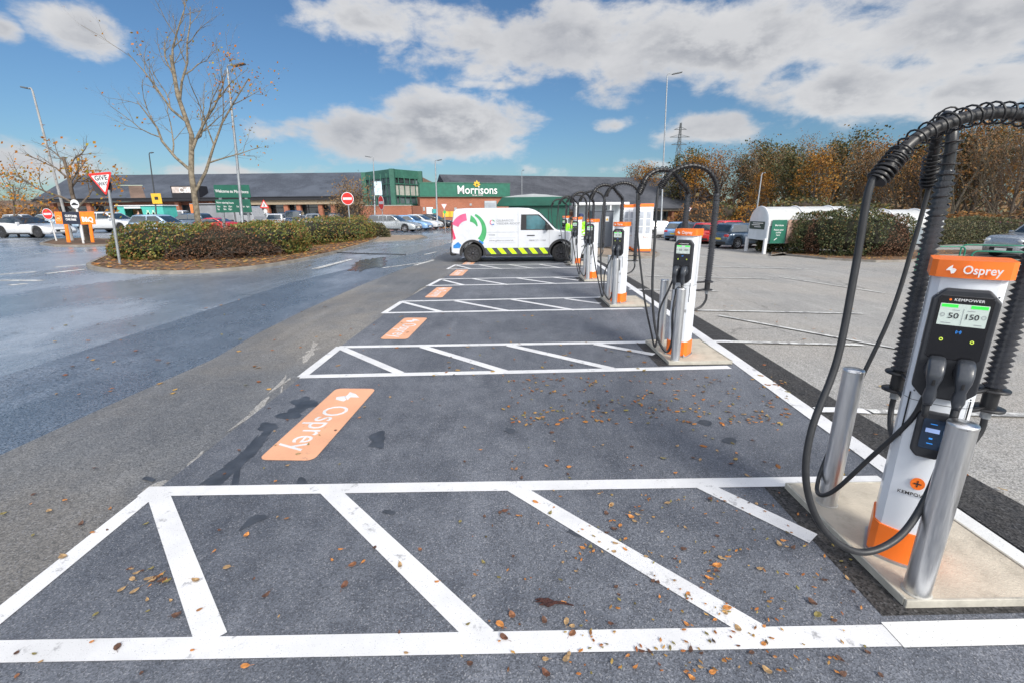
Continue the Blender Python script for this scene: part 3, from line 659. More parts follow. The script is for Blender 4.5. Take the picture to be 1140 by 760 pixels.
# ------------------------------------------------------------------ vehicles
PAINTS={}
def paint(name,col,metal=.0,rough=.3):
    return mat('paint_'+name,col,rough,metal,.03,2,coat=1)
PLATEY=mat('plate_yellow',(.75,.55,.05),.5,0,.02,3); PLATEW=mat('plate_white',(.75,.75,.72),.5,0,.02,3)
HEADL=mat('headlamp_glass',(.55,.58,.60),.1,0,.1,5,coat=1); TAILL=mat('tail_lamp_red',(.55,.01,.012),.15,0,.1,5,coat=1)
TRIM=mat('black_trim',(.018,.018,.02),.5,0,.1,5)
def wheel(par,x,y,r,sd,w=.21,rim=RIM,spokes=7):
    e=bpy.data.objects.new('wheel',None); C.objects.link(e); e.parent=par; e.location=(x,y,r); e.empty_display_size=.1
    M=Matrix.Rotation(PI/2*sd,4,'X') if False else Matrix.Rotation(-PI/2*sd,4,'X')
    # local +z of lathe -> outward (sd*y)
    key='wheelmesh_%s_%s_%d'%(round(r,2),rim.name,sd)
    if key not in MESHC:
        m=MB(); m.lathe([(r*.66,-w/2),(r*.93,-w/2),(r,-w/2+.03),(r,w/2-.03),(r*.93,w/2),(r*.68,w/2),(r*.66,w/2-.02)],36,M=M); a=m.build('tyre',TYRE)
        m=MB(); m.lathe([(r*.67,w/2-.012),(r*.64,w/2-.002),(r*.60,w/2-.02),(r*.60,w/2-.06)],36,M=M,cap=False)
        for k in range(spokes):
            an=2*PI*k/spokes; Q=M@Matrix.Rotation(an,4,'Z'); m.prism([(.03,-.035),(r*.62,-.022),(r*.62,.022),(.03,.035)],'z',w/2-.035,w/2-.012,0,Q)
        m.lathe([(.055,w/2-.03),(.055,w/2-.008),(.001,w/2-.006)],16,M=M,cap=False); b=m.build('rim',rim)
        m=MB(); m.lathe([(r*.62,w/2-.07),(.02,w/2-.07)],24,M=M,cap=False); c=m.build('brake_disc',mat('brake_dark',(.03,.03,.03),.6,.4,.1,9))
        MESHC[key]=(a.data,b.data,c.data); 
        for q in(a,b,c): bpy.data.objects.remove(q)
    for nm,me in zip(('tyre','rim','brake_disc'),MESHC[key]):
        o=bpy.data.objects.new(nm,me); C.objects.link(o); o.parent=e
MESHC={}
def interp(P,x):
    if x<=P[0][0]: return P[0][1]
    for (a,va),(b,vb) in zip(P,P[1:]):
        if x<=b: return va+(vb-va)*(x-a)/(b-a)
    return P[-1][1]
KINDS={
 # L,W,H,r,wb,front overhang, belt/hood line (u from rear 0..1 -> z), greenhouse (rear bottom, rear top, front top, front bottom) as u, roof z
 'hatch':dict(L=4.1,W=1.78,r=.32,wb=2.55,fo=.82,top=[(0,.86),(.04,.95),(.68,.93),(.74,.92),(.92,.80),(.985,.68),(1,.55)],gh=(.02,.11,.52,.73),roof=1.47,pill=(.36,)),
 'estate':dict(L=4.65,W=1.78,r=.32,wb=2.65,fo=.92,top=[(0,.86),(.03,.95),(.66,.92),(.72,.91),(.92,.78),(.985,.66),(1,.52)],gh=(.01,.075,.52,.72),roof=1.48,pill=(.26,.43)),
 'saloon':dict(L=4.55,W=1.8,r=.32,wb=2.7,fo=.88,top=[(0,.80),(.02,.98),(.15,1.0),(.66,.92),(.74,.90),(.92,.78),(.985,.66),(1,.52)],gh=(.12,.26,.52,.74),roof=1.45,pill=(.40,)),
 'roadster':dict(L=4.48,W=1.92,r=.345,wb=2.62,fo=.85,top=[(0,.72),(.03,.92),(.10,.96),(.30,.95),(.58,.86),(.66,.85),(.85,.76),(.96,.62),(1,.45)],gh=(.09,.25,.43,.62),roof=1.30,pill=()),
 'suv':dict(L=4.7,W=1.95,r=.38,wb=2.75,fo=.86,top=[(0,.95),(.02,1.10),(.68,1.10),(.74,1.09),(.93,1.02),(.985,.92),(1,.70)],gh=(.015,.07,.56,.72),roof=1.76,pill=(.26,.44)),
}
def car(label,pos,heading,kind,col,group=None,cat='car',metal=0,rim=RIM,roofmat=None,reg=True,scale=1,nm='parked_car'):
    K=KINDS[kind]; L,W,r,wb=K['L'],K['W'],K['r'],K['wb']; pm=col
    t=thing(nm,label,cat,(pos[0],pos[1],zg(pos[0])+.016),heading,group); t.scale=(scale,)*3
    xf=L/2-K['fo']; xr=xf-wb; base=.22
    def ux(u): return -L/2+u*L
    def hw(x):
        e=abs(x)/(L/2); return W/2*(1-.16*max(0,(e-.72)/.28)**2.2)
    xs=sorted(set([-L/2,-L/2+.03,-L/2+.1,L/2-.1,L/2-.03,L/2]+[ -L/2+L*k/40 for k in range(1,40)]+[xx+r*1.16*math.cos(a*PI/12) for xx in(xf,xr) for a in range(13)]+[ux(p[0]) for p in K['top']]))
    rings=[]
    for x in xs:
        zt=interp([(ux(u),z) for u,z in K['top']],x); w=hw(x); zb=base
        for xx in(xf,xr):
            d=abs(x-xx)
            if d<r*1.16: zb=max(zb,r+math.sqrt(max(0,(r*1.16)**2-d*d)))
        e=abs(x)-(L/2-.1)
        if e>0: zb=max(zb,base+.10*e/.1); zt=max(zt-.06*e/.1,zb+.1)
        zt=max(zt,zb+.04); h=zt-zb; sh=min(.10,h*.3)
        prof=[(0,zb),(w*.93,zb),(w*.985,zb+min(.05,h*.2)),(w,zb+h*.45),(w*.985,zb+h*.72),(w*.945,zt-sh*.35),(w*.86,zt-.012),(w*.5,zt+.012),(0,zt+.018)]
        rings.append([(x,y,z) for y,z in prof]+[(x,-y,z) for y,z in prof[-2:0:-1]])
    m=MB(); m.loft(rings); body=m.build('body',pm,t)
    # greenhouse
    g=[ux(u) for u in K['gh']]; zb_=interp([(ux(u),z) for u,z in K['top']],ux(.5))-.03; zr=K['roof']; wbm=W/2*.90; wt=W/2*.70
    def zt_at(x): return interp([(ux(u),z) for u,z in K['top']],x)-.03
    rg=[]
    N=9
    for k in range(N):
        s=k/(N-1)
        # blend rear->front; section curves with rounded roof edges
        pass
    B=[(g[0],zt_at(g[0])),(g[3],zt_at(g[3]))]
    lv=[(0,wbm,g[0],g[3],None),(.86,wt+.035,g[1]-.035,g[2]+.05,zr-.045),(1,wt-.05,g[1]+.10,g[2]-.06,zr)]
    rings=[]
    def ring(w,x0,x1,z0,z1,c=.05):
        zc=(z0+z1)/2
        return [(x0,-w+c,z0),(x0+c*.6,-w,z0),((x0+x1)/2,-w,zc+.0),(x1-c*.6,-w,z1),(x1,-w+c*1.6,z1),(x1+.03,0,z1),(x1,w-c*1.6,z1),(x1-c*.6,w,z1),((x0+x1)/2,w,zc),(x0+c*.6,w,z0),(x0,w-c,z0),(x0-.02,0,z0)]
    rings=[ring(wbm,g[0],g[3],zt_at(g[0]),zt_at(g[3])),ring(wt+.03,g[1]-.03,g[2]+.06,zr-.06,zr-.075),ring(wt-.06,g[1]+.10,g[2]-.10,zr-.008,zr-.01),ring(wt-.3,g[1]+.4,g[2]-.4,zr+.012,zr+.012)]
    m=MB(); m.loft(rings,smooth=True); m.build('roof',roofmat or pm,t)
    A,Bq=rings[0],rings[1]
    def P(i,j,s):  # side pane interpolation
        return Vector(A[i]).lerp(Vector(Bq[i]),s)
    # side windows
    divs=[g[0]+.10]+[ux(p) for p in K['pill']]+[g[3]-.02]
    for sd in(-1,1):
        for a,b in zip(divs,divs[1:]):
            def pt(x,s):
                x0=A[1][0]*(1-s)+Bq[1][0]*s+.05; x1=A[3][0]*(1-s)+Bq[3][0]*s-.06
                xx=min(max(x,x0),x1); w=(wbm*(1-s)+(wt+.03)*s); u=(xx-x0)/(x1-x0); z=(zt_at(g[0])*(1-u)+zt_at(g[3])*u)*(1-s)+(zr-.066)*s
                mid=1-abs(2*u-1); 
                return Vector((xx,sd*(w+.006),z))
            q=[pt(a+.03,.20),pt(b-.03,.20),pt(b-.03,.93),pt((a+b)/2,.95),pt(a+.03,.93)]
            if (q[1]-q[0]).length<.12 : continue
            mm=MB(); off=Vector((0,-sd*.004,0)); mm.add(q+[p+off for p in q],[(0,1,2,3,4),(9,8,7,6,5),(0,5,6,1),(1,6,7,2),(2,7,8,3),(3,8,9,4),(4,9,5,0)]); mm.build('side_window',GLASS,t,fix=True)
    def endpane(name,i0,i1,mid,s0,s1,off):
        q=[]
        for s in(s0,s1):
            for i in(i0,mid,i1):
                v=Vector(A[i]).lerp(Vector(Bq[i]),s); q.append(Vector((v.x+off,v.y*.93,v.z+.006)))
        q=[q[0],q[1],q[2],q[5],q[4],q[3]]
        mm=MB(); o_=Vector((-off*.6,0,-.004)); mm.add(q+[p+o_ for p in q],[(0,1,4,5),(1,2,3,4),(6,11,10,7),(7,10,9,8)]+[(k,(k+1)%6,(k+1)%6+6,k+6) for k in range(6)]); mm.build(name,GLASS,t,fix=True)
    endpane('windscreen',4,6,5,.10,.93,.008)
    endpane('rear_window',0,10,11,.22,.90,-.008)
    for sd in(-1,1):
        wheel(t,xf,sd*(W/2-.125),r,sd,.22,rim); wheel(t,xr,sd*(W/2-.125),r,sd,.22,rim)
        x=L/2-.10; z=interp([(ux(u),z) for u,z in K['top']],x)-.13; w=hw(x)
        m=MB(); M=Matrix.Translation((x-.03,sd*(w-.20),z))@Matrix.Rotation(sd*R(-20),4,'Z'); m.lathe([(.001,-.05),(.085,-.05),(.085,.085),(.06,.11),(.001,.115)],14,M=M@Matrix.Rotation(PI/2,4,'Y')@Matrix.Scale(1.9,4,(0,1,0))); m.build('headlight',HEADL,t)
        zt=interp([(ux(u),z) for u,z in K['top']],-L/2+.05)-.12; w=hw(-L/2+.02)
        m=MB(); m.box((-L/2+.06,sd*(w-.15),zt),(.14,.30,.15)); m.build('tail_light',TAILL,t,.03,2)
        m=MB(); m.box((g[3]-.30,sd*(W/2+.04),zt_at(g[3])+.08),(.12,.2,.13)); m.build('mirror',pm,t,.035,2)
        m=MB(); m.box((0,sd*(W/2-.005),base+.05),(wb-2*r*1.2,.03,.10)); m.build('sill',TRIM,t,.01,1)
        for u in K['pill'][-1:]:
            m=MB(); m.box((ux(u)+.12,sd*(W/2*.985+.002),zb_-.12),(.16,.02,.025)); m.build('door_handle',pm,t,.006,1)
    m=MB(); m.box((L/2-.02,0,.42),(.06,W*.52,.16)); m.build('grille',TRIM,t,.02,1)
    m=MB(); m.box((L/2+.012,0,.40),(.012,.50,.11)); m.build('number_plate',PLATEW,t)
    m=MB(); m.box((-L/2-.008,0,.58),(.012,.50,.11)); m.build('number_plate',PLATEY,t)
    m=MB(); m.box((-L/2+.03,0,.36),(.08,W*.72,.16)); m.build('rear_bumper',TRIM,t,.02,1)
    return t
WH=paint('white',(.55,.56,.58)); SIL=paint('silver',(.42,.45,.47),.5); PBL=paint('pale_blue',(.36,.48,.60),.3); DBL=paint('dark_blue',(.025,.045,.09),.3); BLK=paint('black',(.012,.013,.016)); REDP=paint('red',(.50,.02,.02)); MAR=paint('maroon',(.14,.012,.03)); GBL=paint('slate_blue',(.075,.115,.17),.4); LBL=paint('light_blue',(.22,.38,.62),.2); ROOFB=mat('soft_top',(.02,.03,.05),.7)
def atx(px,Y): return (AX(px,Y),Y)
PARK='cars parked in the store car park'
car('white sports convertible with dark soft top and black wheels parked at the far left',atx(33,30.2),R(-6),'roadster',WH,PARK,rim=RIMD,roofmat=ROOFB)
car('white hatchback with black wheels behind the give way sign post',atx(125,37.5),R(-4),'hatch',WH,PARK,rim=RIMD,scale=1.06)
car('pale silver blue hatchback parked just behind the hedge left of the bare tree',atx(180,33),R(-3),'hatch',PBL,PARK,rim=RIMD)
car('white car parked at the back near the left edge behind the convertible',atx(26,62),R(2),'estate',WH,PARK)
car('pale blue car parked behind the orange sign board',atx(62,46),R(10),'saloon',PBL,PARK)
car('dark grey hatchback half hidden behind the bare tree trunk',atx(208,41),R(178),'hatch',GBL,PARK)
car('small red car showing beside the bare tree trunk above the hedge',atx(229,35.5),R(178),'roadster',REDP,PARK,scale=.95)
car('red car parked in front of the store to the right of the teal kiosk',atx(186,56),R(20),'hatch',REDP,PARK)
car('white off roader parked left of the grey lorry',atx(198,59),R(-70),'suv',WH,PARK)
car('white car beside the orange advert board right of the lorry',atx(291,52),R(-70),'hatch',WH,PARK)
car('white saloon facing the camera under the red warning triangle',atx(306,47),R(-72),'saloon',WH,PARK)
car('dark blue off roader facing the camera right of the warning triangle',atx(327,49),R(-72),'suv',DBL,PARK)
car('silver saloon behind the hedge right of the dark blue off roader',atx(348,52),R(-72),'saloon',SIL,PARK)
car('black car parked under the store canopy behind the bare bush',atx(372,60),R(-72),'hatch',BLK,PARK)
car('black saloon parked between silver saloon and store front',atx(316,64),R(-72),'saloon',BLK,PARK)
car('silver estate car parked nearest the small no entry sign',atx(438,43.5),R(-12),'estate',SIL,PARK,scale=1.03)
car('blue hatchback parked directly behind the silver estate',atx(457,47),R(-14),'hatch',LBL,PARK)
car('white saloon parked third in the row by the no entry sign',atx(467,50.5),R(-16),'saloon',WH,PARK,scale=1.05)
car('black saloon parked last in the row near the brick wall',atx(482,55),R(-18),'saloon',BLK,PARK,scale=1.05)
car('maroon hatchback partly hidden by the white power cabinet',atx(716,45),R(20),'hatch',MAR,PARK)
car('white hatchback with silver wheels right of the white power cabinet',atx(739,42.5),R(8),'hatch',WH,PARK)
car('light blue hatchback seen from behind beside the second charging point',atx(763,39),R(48),'hatch',LBL,PARK)
car('navy hatchback behind the second charging point',atx(778,37),R(42),'hatch',DBL,PARK)
car('bright red hatchback seen from behind left of the slate blue hatchback',atx(797,35.5),R(40),'hatch',REDP,PARK)
car('slate blue hatchback parked beside the trolley shelter',atx(832,31.0),R(20),'hatch',GBL,PARK,scale=1.06)
car('red hatchback whose roof shows above the slate blue hatchback',atx(818,38.5),R(25),'hatch',REDP,PARK,scale=1.05)
suv=car('large silver off roader behind the green trolley rails at the right edge',(G(1092,288).x+3.3,G(1092,288).y+.3),R(186),'suv',SIL,PARK,scale=1.04)
# lorry ---------------------------------------------------------------
def lorry():
    Y=45; x0=AX(222,Y); x1=AX(289,Y); z=zg(x0); L=x1-x0
    t=thing('box_lorry','silver grey box lorry passing behind the green welcome sign','lorry',((x0+x1)/2,Y,z),0)
    m=MB(); m.box((-.9,0,1.45),(L-1.8,2.3,1.75)); m.build('cargo_box',mat('lorry_grey',(.30,.31,.33),.35,.3,.2,.7,dirt=.2),t,.05,2)
    m=MB(); m.box((-.9,0,.62),(L-1.8,2.2,.10)); m.box((0,0,.5),(L-.5,.9,.2)); m.build('chassis',TRIM,t)
    m=MB(); m.prism([(L/2-1.7,.45),(L/2,.45),(L/2,1.1),(L/2-.25,1.9),(L/2-.5,2.05),(L/2-1.7,2.05)],'y',-1.05,1.05); cb=m.build('cab',paint('lorry_cab',(.30,.31,.33)),t,.06,2)
    for sd in(-1,1):
        m=MB(); m.prism([(L/2-1.3,1.25),(L/2-.12,1.25),(L/2-.3,1.8),(L/2-1.3,1.8)],'y',sd*1.055-.004,sd*1.055+.004); m.build('side_window',GLASS,cb)
        for wx in(-L/2+1.2,-L/2+2.2,L/2-1.0): wheel(t,wx,sd*.95,.42,sd,.25,RIM)
    m=MB(); m.box((-L/2+.3,-1.16,1.45),(.5,.01,1.6)); m.build('rear_marking',mat('lorry_orange',(.7,.2,.05),.5),t)
    m=MB(); m.box((-.9,-1.157,2.2),(L-1.9,.012,.12)); m.box((-.9,-1.157,.78),(L-1.9,.012,.12)); m.build('side_rail',TRIM,t)
lorry()
# white works van ------------------------------------------------------
def van():
    S=1.0; x0=AX(503.2,18.25,285); Yn=18.12; W=1.92; t=thing('works_van','white works van with coloured ring graphics and chevron stripes parked across the bays','van',(x0,Yn+W/2,zg(0)+.016),R(0))
    t.location.x=x0
    r=.355; xr,xf=.83,4.26; ra=.43
    def arc(xc): return [(xc-ra*math.cos(a*PI/16*1.0),r+.02+ra*math.sin(a*PI/16)) for a in range(0,17)]
    out=[(.03,.36),(.0,.42),(.0,.62),(.045,1.0),(.07,1.5),(.14,1.93),(.24,2.02),(.6,2.045),(2.6,2.05),(3.0,2.03),(3.22,1.97),(3.42,1.86),(3.7,1.60),(4.02,1.27),(4.10,1.22),(4.6,1.16),(4.95,1.04),(5.12,.86),(5.18,.62),(5.18,.34),(5.10,.27)]
    low=[(xf+ra,.27)]+arc(xf)[::-1]+[(xf-ra,.27),(xr+ra,.27)]+arc(xr)[::-1]+[(xr-ra,.30)]
    poly=out+low
    # sections through y so that sides pull in towards roof and nose
    def sec(k):
        res=[]
        for x,z in poly:
            res.append((x,z))
        return res
    m=MB(); n=len(poly); rings=[]
    for y,ins in((-W/2,.0),(W/2,.0)): rings.append([(x,y,z) for x,z in poly])
    m.add([p for q in rings for p in q],[tuple(range(n))[::-1],tuple(range(n,2*n))]+[(i,(i+1)%n,n+(i+1)%n,n+i) for i in range(n)],0,False)
    VW=mat('van_white',(.55,.57,.61),.3,0,.02,1.5,coat=1,dirt=.12)
    body=m.build('body',VW,t,.055,3,True)
    y=-W/2-.004
    # tumblehome is ignored: the load box has near-vertical sides
    def face(name,pts,m_,par=t,d=.004,yy=y): 
        q=MB(); q.prism(pts,'y',yy,yy+d); return q.build(name,m_,par)
    for sd in(-1,1):
        yy=sd*(W/2+.002)-.003
        q=MB(); q.prism([(2.70,1.22),(3.98,1.22),(3.66,1.56),(3.40,1.80),(2.72,1.80)],'y',yy,yy+.006); q.build('window_surround',TRIM,t)
        yy2=sd*(W/2+.006)-.003
        q=MB(); q.prism([(2.92,1.25),(3.64,1.25),(3.64,1.53),(3.36,1.76),(2.92,1.76)],'y',yy2,yy2+.006); q.build('side_window',GLASSB,t)
        q=MB(); q.box((2.99+.1,sd*(W/2+.01),1.02),(.30,.03,.035)); q.build('door_handle',TRIM,t,.01,2)
        # sill band and arches
        for xc in(xr,xf):
            q=MB(); a=[(xc-(ra+.075)*math.cos(k*PI/16),r+.02+(ra+.075)*math.sin(k*PI/16)) for k in range(17)]; b=[(xc-(ra-.01)*math.cos(k*PI/16),r+.02+(ra-.01)*math.sin(k*PI/16)) for k in range(17)][::-1]
            yy3=sd*(W/2+.012)-.012; q.prism([(xc-ra-.075,.27)]+a+[(xc+ra+.075,.27),(xc+ra-.01,.27)]+b+[(xc-ra+.01,.27)],'y',yy3,yy3+.024); q.build('wheel_arch_trim',TRIM,t)
        q=MB(); yy4=sd*(W/2+.004)-.006; q.prism([(1.34,.24),(3.75,.24),(3.75,.325),(1.34,.325)],'y',yy4,yy4+.012); q.build('sill',TRIM,t)
    # lines between panels
    for pts in ([(2.60,.55),(2.60,1.98)],[(1.27,1.15),(2.60,1.15)],[(3.80,.6),(3.80,1.2)]):
        q=MB(); q.tube([(pts[0][0],y+.002,pts[0][1]),(pts[1][0],y+.002,pts[1][1])],.004,4); q.build('panel_gap',GLET,t)
    face('chevron_band',[(1.31,.325),(3.78,.325),(3.78,.56),(1.31,.56)],mat('chevron_dark',(.045,.05,.06),.5),t,.004,y-.001)
    for k in range(6):
        xx=1.37+k*.405; pts=[(xx,.555),(xx+.20,.555),(min(xx+.385,3.775),.33),(min(xx+.185,3.775),.33)]
        face('chevron',pts,LGREEN,t,.004,y-.004)
    # ring graphic
    cx,cz=.70,1.20
    def arcseg(a0,a1,ro,ri,col,name,ro1=None,ri1=None):
        n=14; A=[];B=[]
        for k in range(n+1):
            u=k/n; a=R(a0+(a1-a0)*u); r1=ro+((ro1 or ro)-ro)*u; r2=ri+((ri1 or ri)-ri)*u
            A.append((max(.085,cx+r1*math.cos(a)),cz+r1*math.sin(a))); B.append((max(.085,cx+r2*math.cos(a)),cz+r2*math.sin(a)))
        pts=A+B[::-1]; face(name,pts,col,t,.003,y-.002)
    arcseg(97,158,.66,.40,mat('van_pink',(.55,.09,.20),.4),'graphic',.68,.42)
    arcseg(-38,66,.68,.44,mat('van_green',(.05,.30,.11),.4),'graphic',.70,.62)
    arcseg(28,80,.40,.36,mat('van_green',(.05,.30,.11),.4),'graphic',.60,.36)
    face('graphic',[(.09,.86),(.09,1.32),(.14,1.15),(.20,.93)],mat('van_crimson',(.68,.03,.10),.4),t,.003,y-.002)
    face('graphic',[(.085,.56),(.085,.66),(.28,.80),(.40,.68),(.33,.56)],mat('van_blue',(.02,.18,.50),.4),t,.003,y-.002)
    face('graphic',[(1.05,.78),(1.10,.86),(1.28,.76),(1.2,.66),(1.12,.72)],mat('van_blue',(.02,.18,.50),.4),t,.003,y-.0025)
    q=MB(); 
    for a0,c in((20,'van_green'),(110,'van_crimson'),(180,'van_pink'),(250,'van_blue')):
        q=MB(); q.tube([(1.62+.085*math.cos(R(a0+10*k)),y-.002,1.52+.085*math.sin(R(a0+10*k))) for k in range(8)],.015,5); q.build('ring_emblem',MATS[c],t)
    RX=Matrix.Rotation(PI/2,4,'X')
    for s,x,z,sz in(('GILBARCO',1.77,1.58,.105),('VEEDER-ROOT',1.77,1.47,.105),('01606',1.47,1.05,.075),('www.gilbarco.com/uk',1.47,.84,.082),('0808 271 1180',3.02,.83,.082)):
        text('lettering',s,sz,GLET,t,Matrix.Translation((x,y-.003,z))@RX,.001,1.05,1.25,align='LEFT')
    for z in(.93,.745): face('rule',[(1.47,z),(2.5,z),(2.5,z+.006),(1.47,z+.006)],GLET)
    for sd in(-1,1):
        wheel(t,xr,W/2*0+sd*(W/2-.12),r,sd,.22,RIMD,9); wheel(t,xf,sd*(W/2-.12),r,sd,.22,RIMD,9)
    q=MB(); q.box((.06,0,.44),(.24,W-.06,.34)); q.build('rear_bumper',TRIM,t,.06,3)
    q=MB(); q.box((5.10,0,.44),(.24,W-.10,.32)); q.build('front_bumper',TRIM,t,.08,3)
    for sd in(-1,1):
        q=MB(); q.box((.075,sd*(W/2-.045),1.15),(.10,.08,.80)); q.build('tail_light',mat('dark_red_lamp',(.12,.012,.012),.2,0,.1,5,coat=1),t,.02,2)
        q=MB(); q.box((4.98,sd*(W/2-.17),.93),(.30,.30,.18)); q.build('headlight',HEADL,t,.06,2)
        q=MB(); q.box((3.70,sd*(W/2+.10),1.33),(.12,.20,.24)); q.build('mirror',TRIM,t,.04,2)
    q=MB(); q.prism([(3.50,1.84),(4.04,1.29),(4.03,1.27),(3.48,1.82)],'y',-W/2+.14,W/2-.14); q.build('windscreen',GLASS,t)
    q=MB(); q.box((4.2,-W/2-.003,1.0),(.08,.004,.03)); q.build('side_repeater',TRIM,t)
van()
# ------------------------------------------------------------------ signs and posts
def post(mb,px_top,px_bot,Y,r,n=10):
    pass
def stand(pxb,pyb=None,Y=None):
    if Y is None: p=G(pxb,pyb)
    else: p=Vector((AX(pxb,Y,245),Y))
    return p
def lamp_post(label,xb,Y,top,r=.07,armdir=1,armlen=.9,lean=None,colr=GALV,zt=None,head=True,slope=10):
    """xb base pixel, top=(px,py) of the bracket"""
    x=AX(xb,Y,250); tp=AT(top[0],top[1],Y); z=zg(x)
    t=thing('street_lamp',label,'lamp post',(x,Y,z),0,'lamp posts round the car park')
    T=Vector((tp.x-x,0,tp.z-z)); m=MB(); m.tube([(0,0,0),(0,0,.9),(.0,0,1.0),T*.5,T],[r*1.55,r*1.5,r,r*.85,r*.6],12); m.build('pole',colr,t)
    if head:
        m=MB(); e=T+Vector((armdir*armlen*.35,0,.10)); m.tube([T,T+Vector((armdir*.05,0,.12)),e],.035,8); m.build('bracket',colr,t)
        m=MB(); M=Matrix.Translation(e+Vector((armdir*armlen*.32,0,.03)))@Matrix.Rotation(-armdir*R(slope),4,'Y'); m.box((0,0,0),(armlen*.7,.26,.07),M=M); m.build('lantern',mat('lantern_grey',(.10,.11,.12),.5,.2,.1,5),t,.02,2)
    return t
lamp_post('leaning pale lamp post behind the orange and black car park sign',75,27,(36,101),.075,-1,.5,colr=mat('pale_post',(.30,.30,.30),.6,0,.2,3,dirt=.3))
b=lamp_post('dark lamp post carrying a small yellow square sign near the teal kiosk',176,46,(166,172),.07,1,.4,colr=mat('dark_post',(.04,.045,.05),.5))
m=MB(); m.box((0,0,0),(.95,.03,.95)); p=AT(174.5,221.5,46)-Vector(b.location); m.v=[(v[0]+p.x+.1,v[1]-.15,v[2]+p.z) for v in m.v]; o=m.build('notice_board',YEL,b)
m=MB(); M=Matrix.Translation((p.x+.1,-.17,p.z+.05)); m.prism([(-.18,-.16),(.18,-.16),(.18,.12),(-.18,.12)],'y',-.004,.0,0,M); m.build('pictogram',BLET,b)
lamp_post('tall lamp post rising in front of the green welcome sign',270,25.5,(253,76),.075,1,.9)
b=lamp_post('lamp post with a pale banner beside the green glass tower',418,56,(415.5,176),.09,-1,.9)
m=MB(); p=AT(421,210,55.9)-Vector(b.location); m.box((p.x,-.1,p.z),(.85,.02,1.5)); m.build('banner',mat('banner_blue_white',(.55,.68,.78),.6,0,.25,2.2),b)
m=MB(); m.tube([(p.x-.55,-.1,p.z+.78),(p.x+.45,-.1,p.z+.78)],.02,6); m.build('banner_rail',GALV,b)
lamp_post('lamp post standing in front of the brick store wall left of the store name',487,52,(484.5,180),.10,1,.7)
lamp_post('slim lamp post rising above the green recycling pod',581,66,(581,191),.06,1,.3,colr=GALV)
lamp_post('tall lamp post behind the second charging point with lantern to the right',736,42,(743,84),.075,1,1.15)
lamp_post('slim short lamp post in front of the autumn trees by the trolley shelter',840,34,(848,195),.06,1,.2)
def sign_pole(name,label,base,topz,r=.038,cat='road sign',lean=(0,0),m_=GALV):
    z=zg(base.x); t=thing(name,label,cat,(base.x,base.y,z)); m=MB(); m.tube([(0,0,-.02),(lean[0],lean[1],topz-z)],r,14); m.lathe([(r*.98,0),(r*.5,.012),(.001,.015)],14,M=Matrix.Translation((lean[0],lean[1],topz-z))); m.build('post',m_,t); return t
# give way
base=G(134,297); tp=AT(116.5,205,base.y)
t=sign_pole('give_way_sign','large red and white give way sign at the tip of the hedge island',base,AT(121,212,base.y).z,.042,lean=(AT(121,212,base.y).x-base.x,0))
c=AT(115.6,203.5,base.y)-Vector(t.location); w=AT(129.5,191,base.y).x-AT(102.2,191,base.y).x
def tri(w,k=1): h=w*.88*k; return [(-w/2*k,h*.42),(w/2*k,h*.42),(0,-h*.58)]
def rtri(w,k,rc): 
    P=tri(w,k); out=[]
    for i in range(3):
        a=Vector(P[i]); b=Vector(P[i-1]); d=Vector(P[(i+1)%3]); u=(b-a).normalized(); v=(d-a).normalized()
        for q in range(5):
            s=q/4; p=(a+u*rc).lerp(a+v*rc,s); out.append(tuple(p.lerp(a,.45*(1-abs(2*s-1)))))
    return out
TT=Matrix.Translation((c.x,-.06,c.z))@Matrix.Rotation(R(-4),4,'Y')
m=MB(); m.prism(rtri(w*1.0,1,.06),'y',0,.012,0,TT); m.build('red_border',RED,t); m=MB(); m.prism(rtri(w,.76,.03),'y',-.003,0,0,TT); fc=m.build('face',SWHITE,t)
text('lettering','GIVE',.21,BLET,t,TT@Matrix.Translation((0,-.0045,.135))@Matrix.Rotation(PI/2,4,'X'),.004,1.05,.95); text('lettering','WAY',.17,BLET,t,TT@Matrix.Translation((0,-.0045,-.05))@Matrix.Rotation(PI/2,4,'X'),.003,1.0,.8)
m=MB(); m.lathe([(.33,0),(.33,.012)],30,M=Matrix.Translation((c.x-.13,.06,c.z-.10))@Matrix.Rotation(PI/2,4,'X')); m.build('rear_disc',mat('sign_back',(.03,.03,.035),.5),t)
def no_entry(label,pxc,pyc,pxb,Y,rad,sq=1.0,rz=0,pm=GALV):
    x=AX(pxb,Y,250); base=Vector((x,Y)); c=AT(pxc,pyc,Y); t=sign_pole('no_entry_sign',label,base,c.z+rad*.7,.038,lean=(c.x-x,0),m_=pm); z=zg(x); M=Matrix.Translation((c.x-x,-.05,c.z-z))@Matrix.Rotation(rz,4,'Z')@Matrix.Rotation(PI/2,4,'X')
    m=MB(); m.lathe([(rad,0),(rad,.012)],32,M=M); m.build('rim_plate',SWHITE,t); m=MB(); m.lathe([(rad*.90,.012),(rad*.90,.015)],32,M=M); m.build('red_disc',RED,t)
    m=MB(); m.box((0,0,.017),(rad*1.45,rad*.36,.004),M=M); m.build('white_bar',SWHITE,t); return t
no_entry('large round red no entry sign standing in the hedge before the bare bush',387.2,221.5,389.5,30,.39)
no_entry('smaller no entry sign turned sideways in front of the silver estate car',424.5,226,427,41,.62,rz=R(-52))
no_entry('small no entry sign on a white post left of the orange car park sign',54,238.5,58,26.5,.30,pm=mat('white_post',(.6,.6,.6),.5))
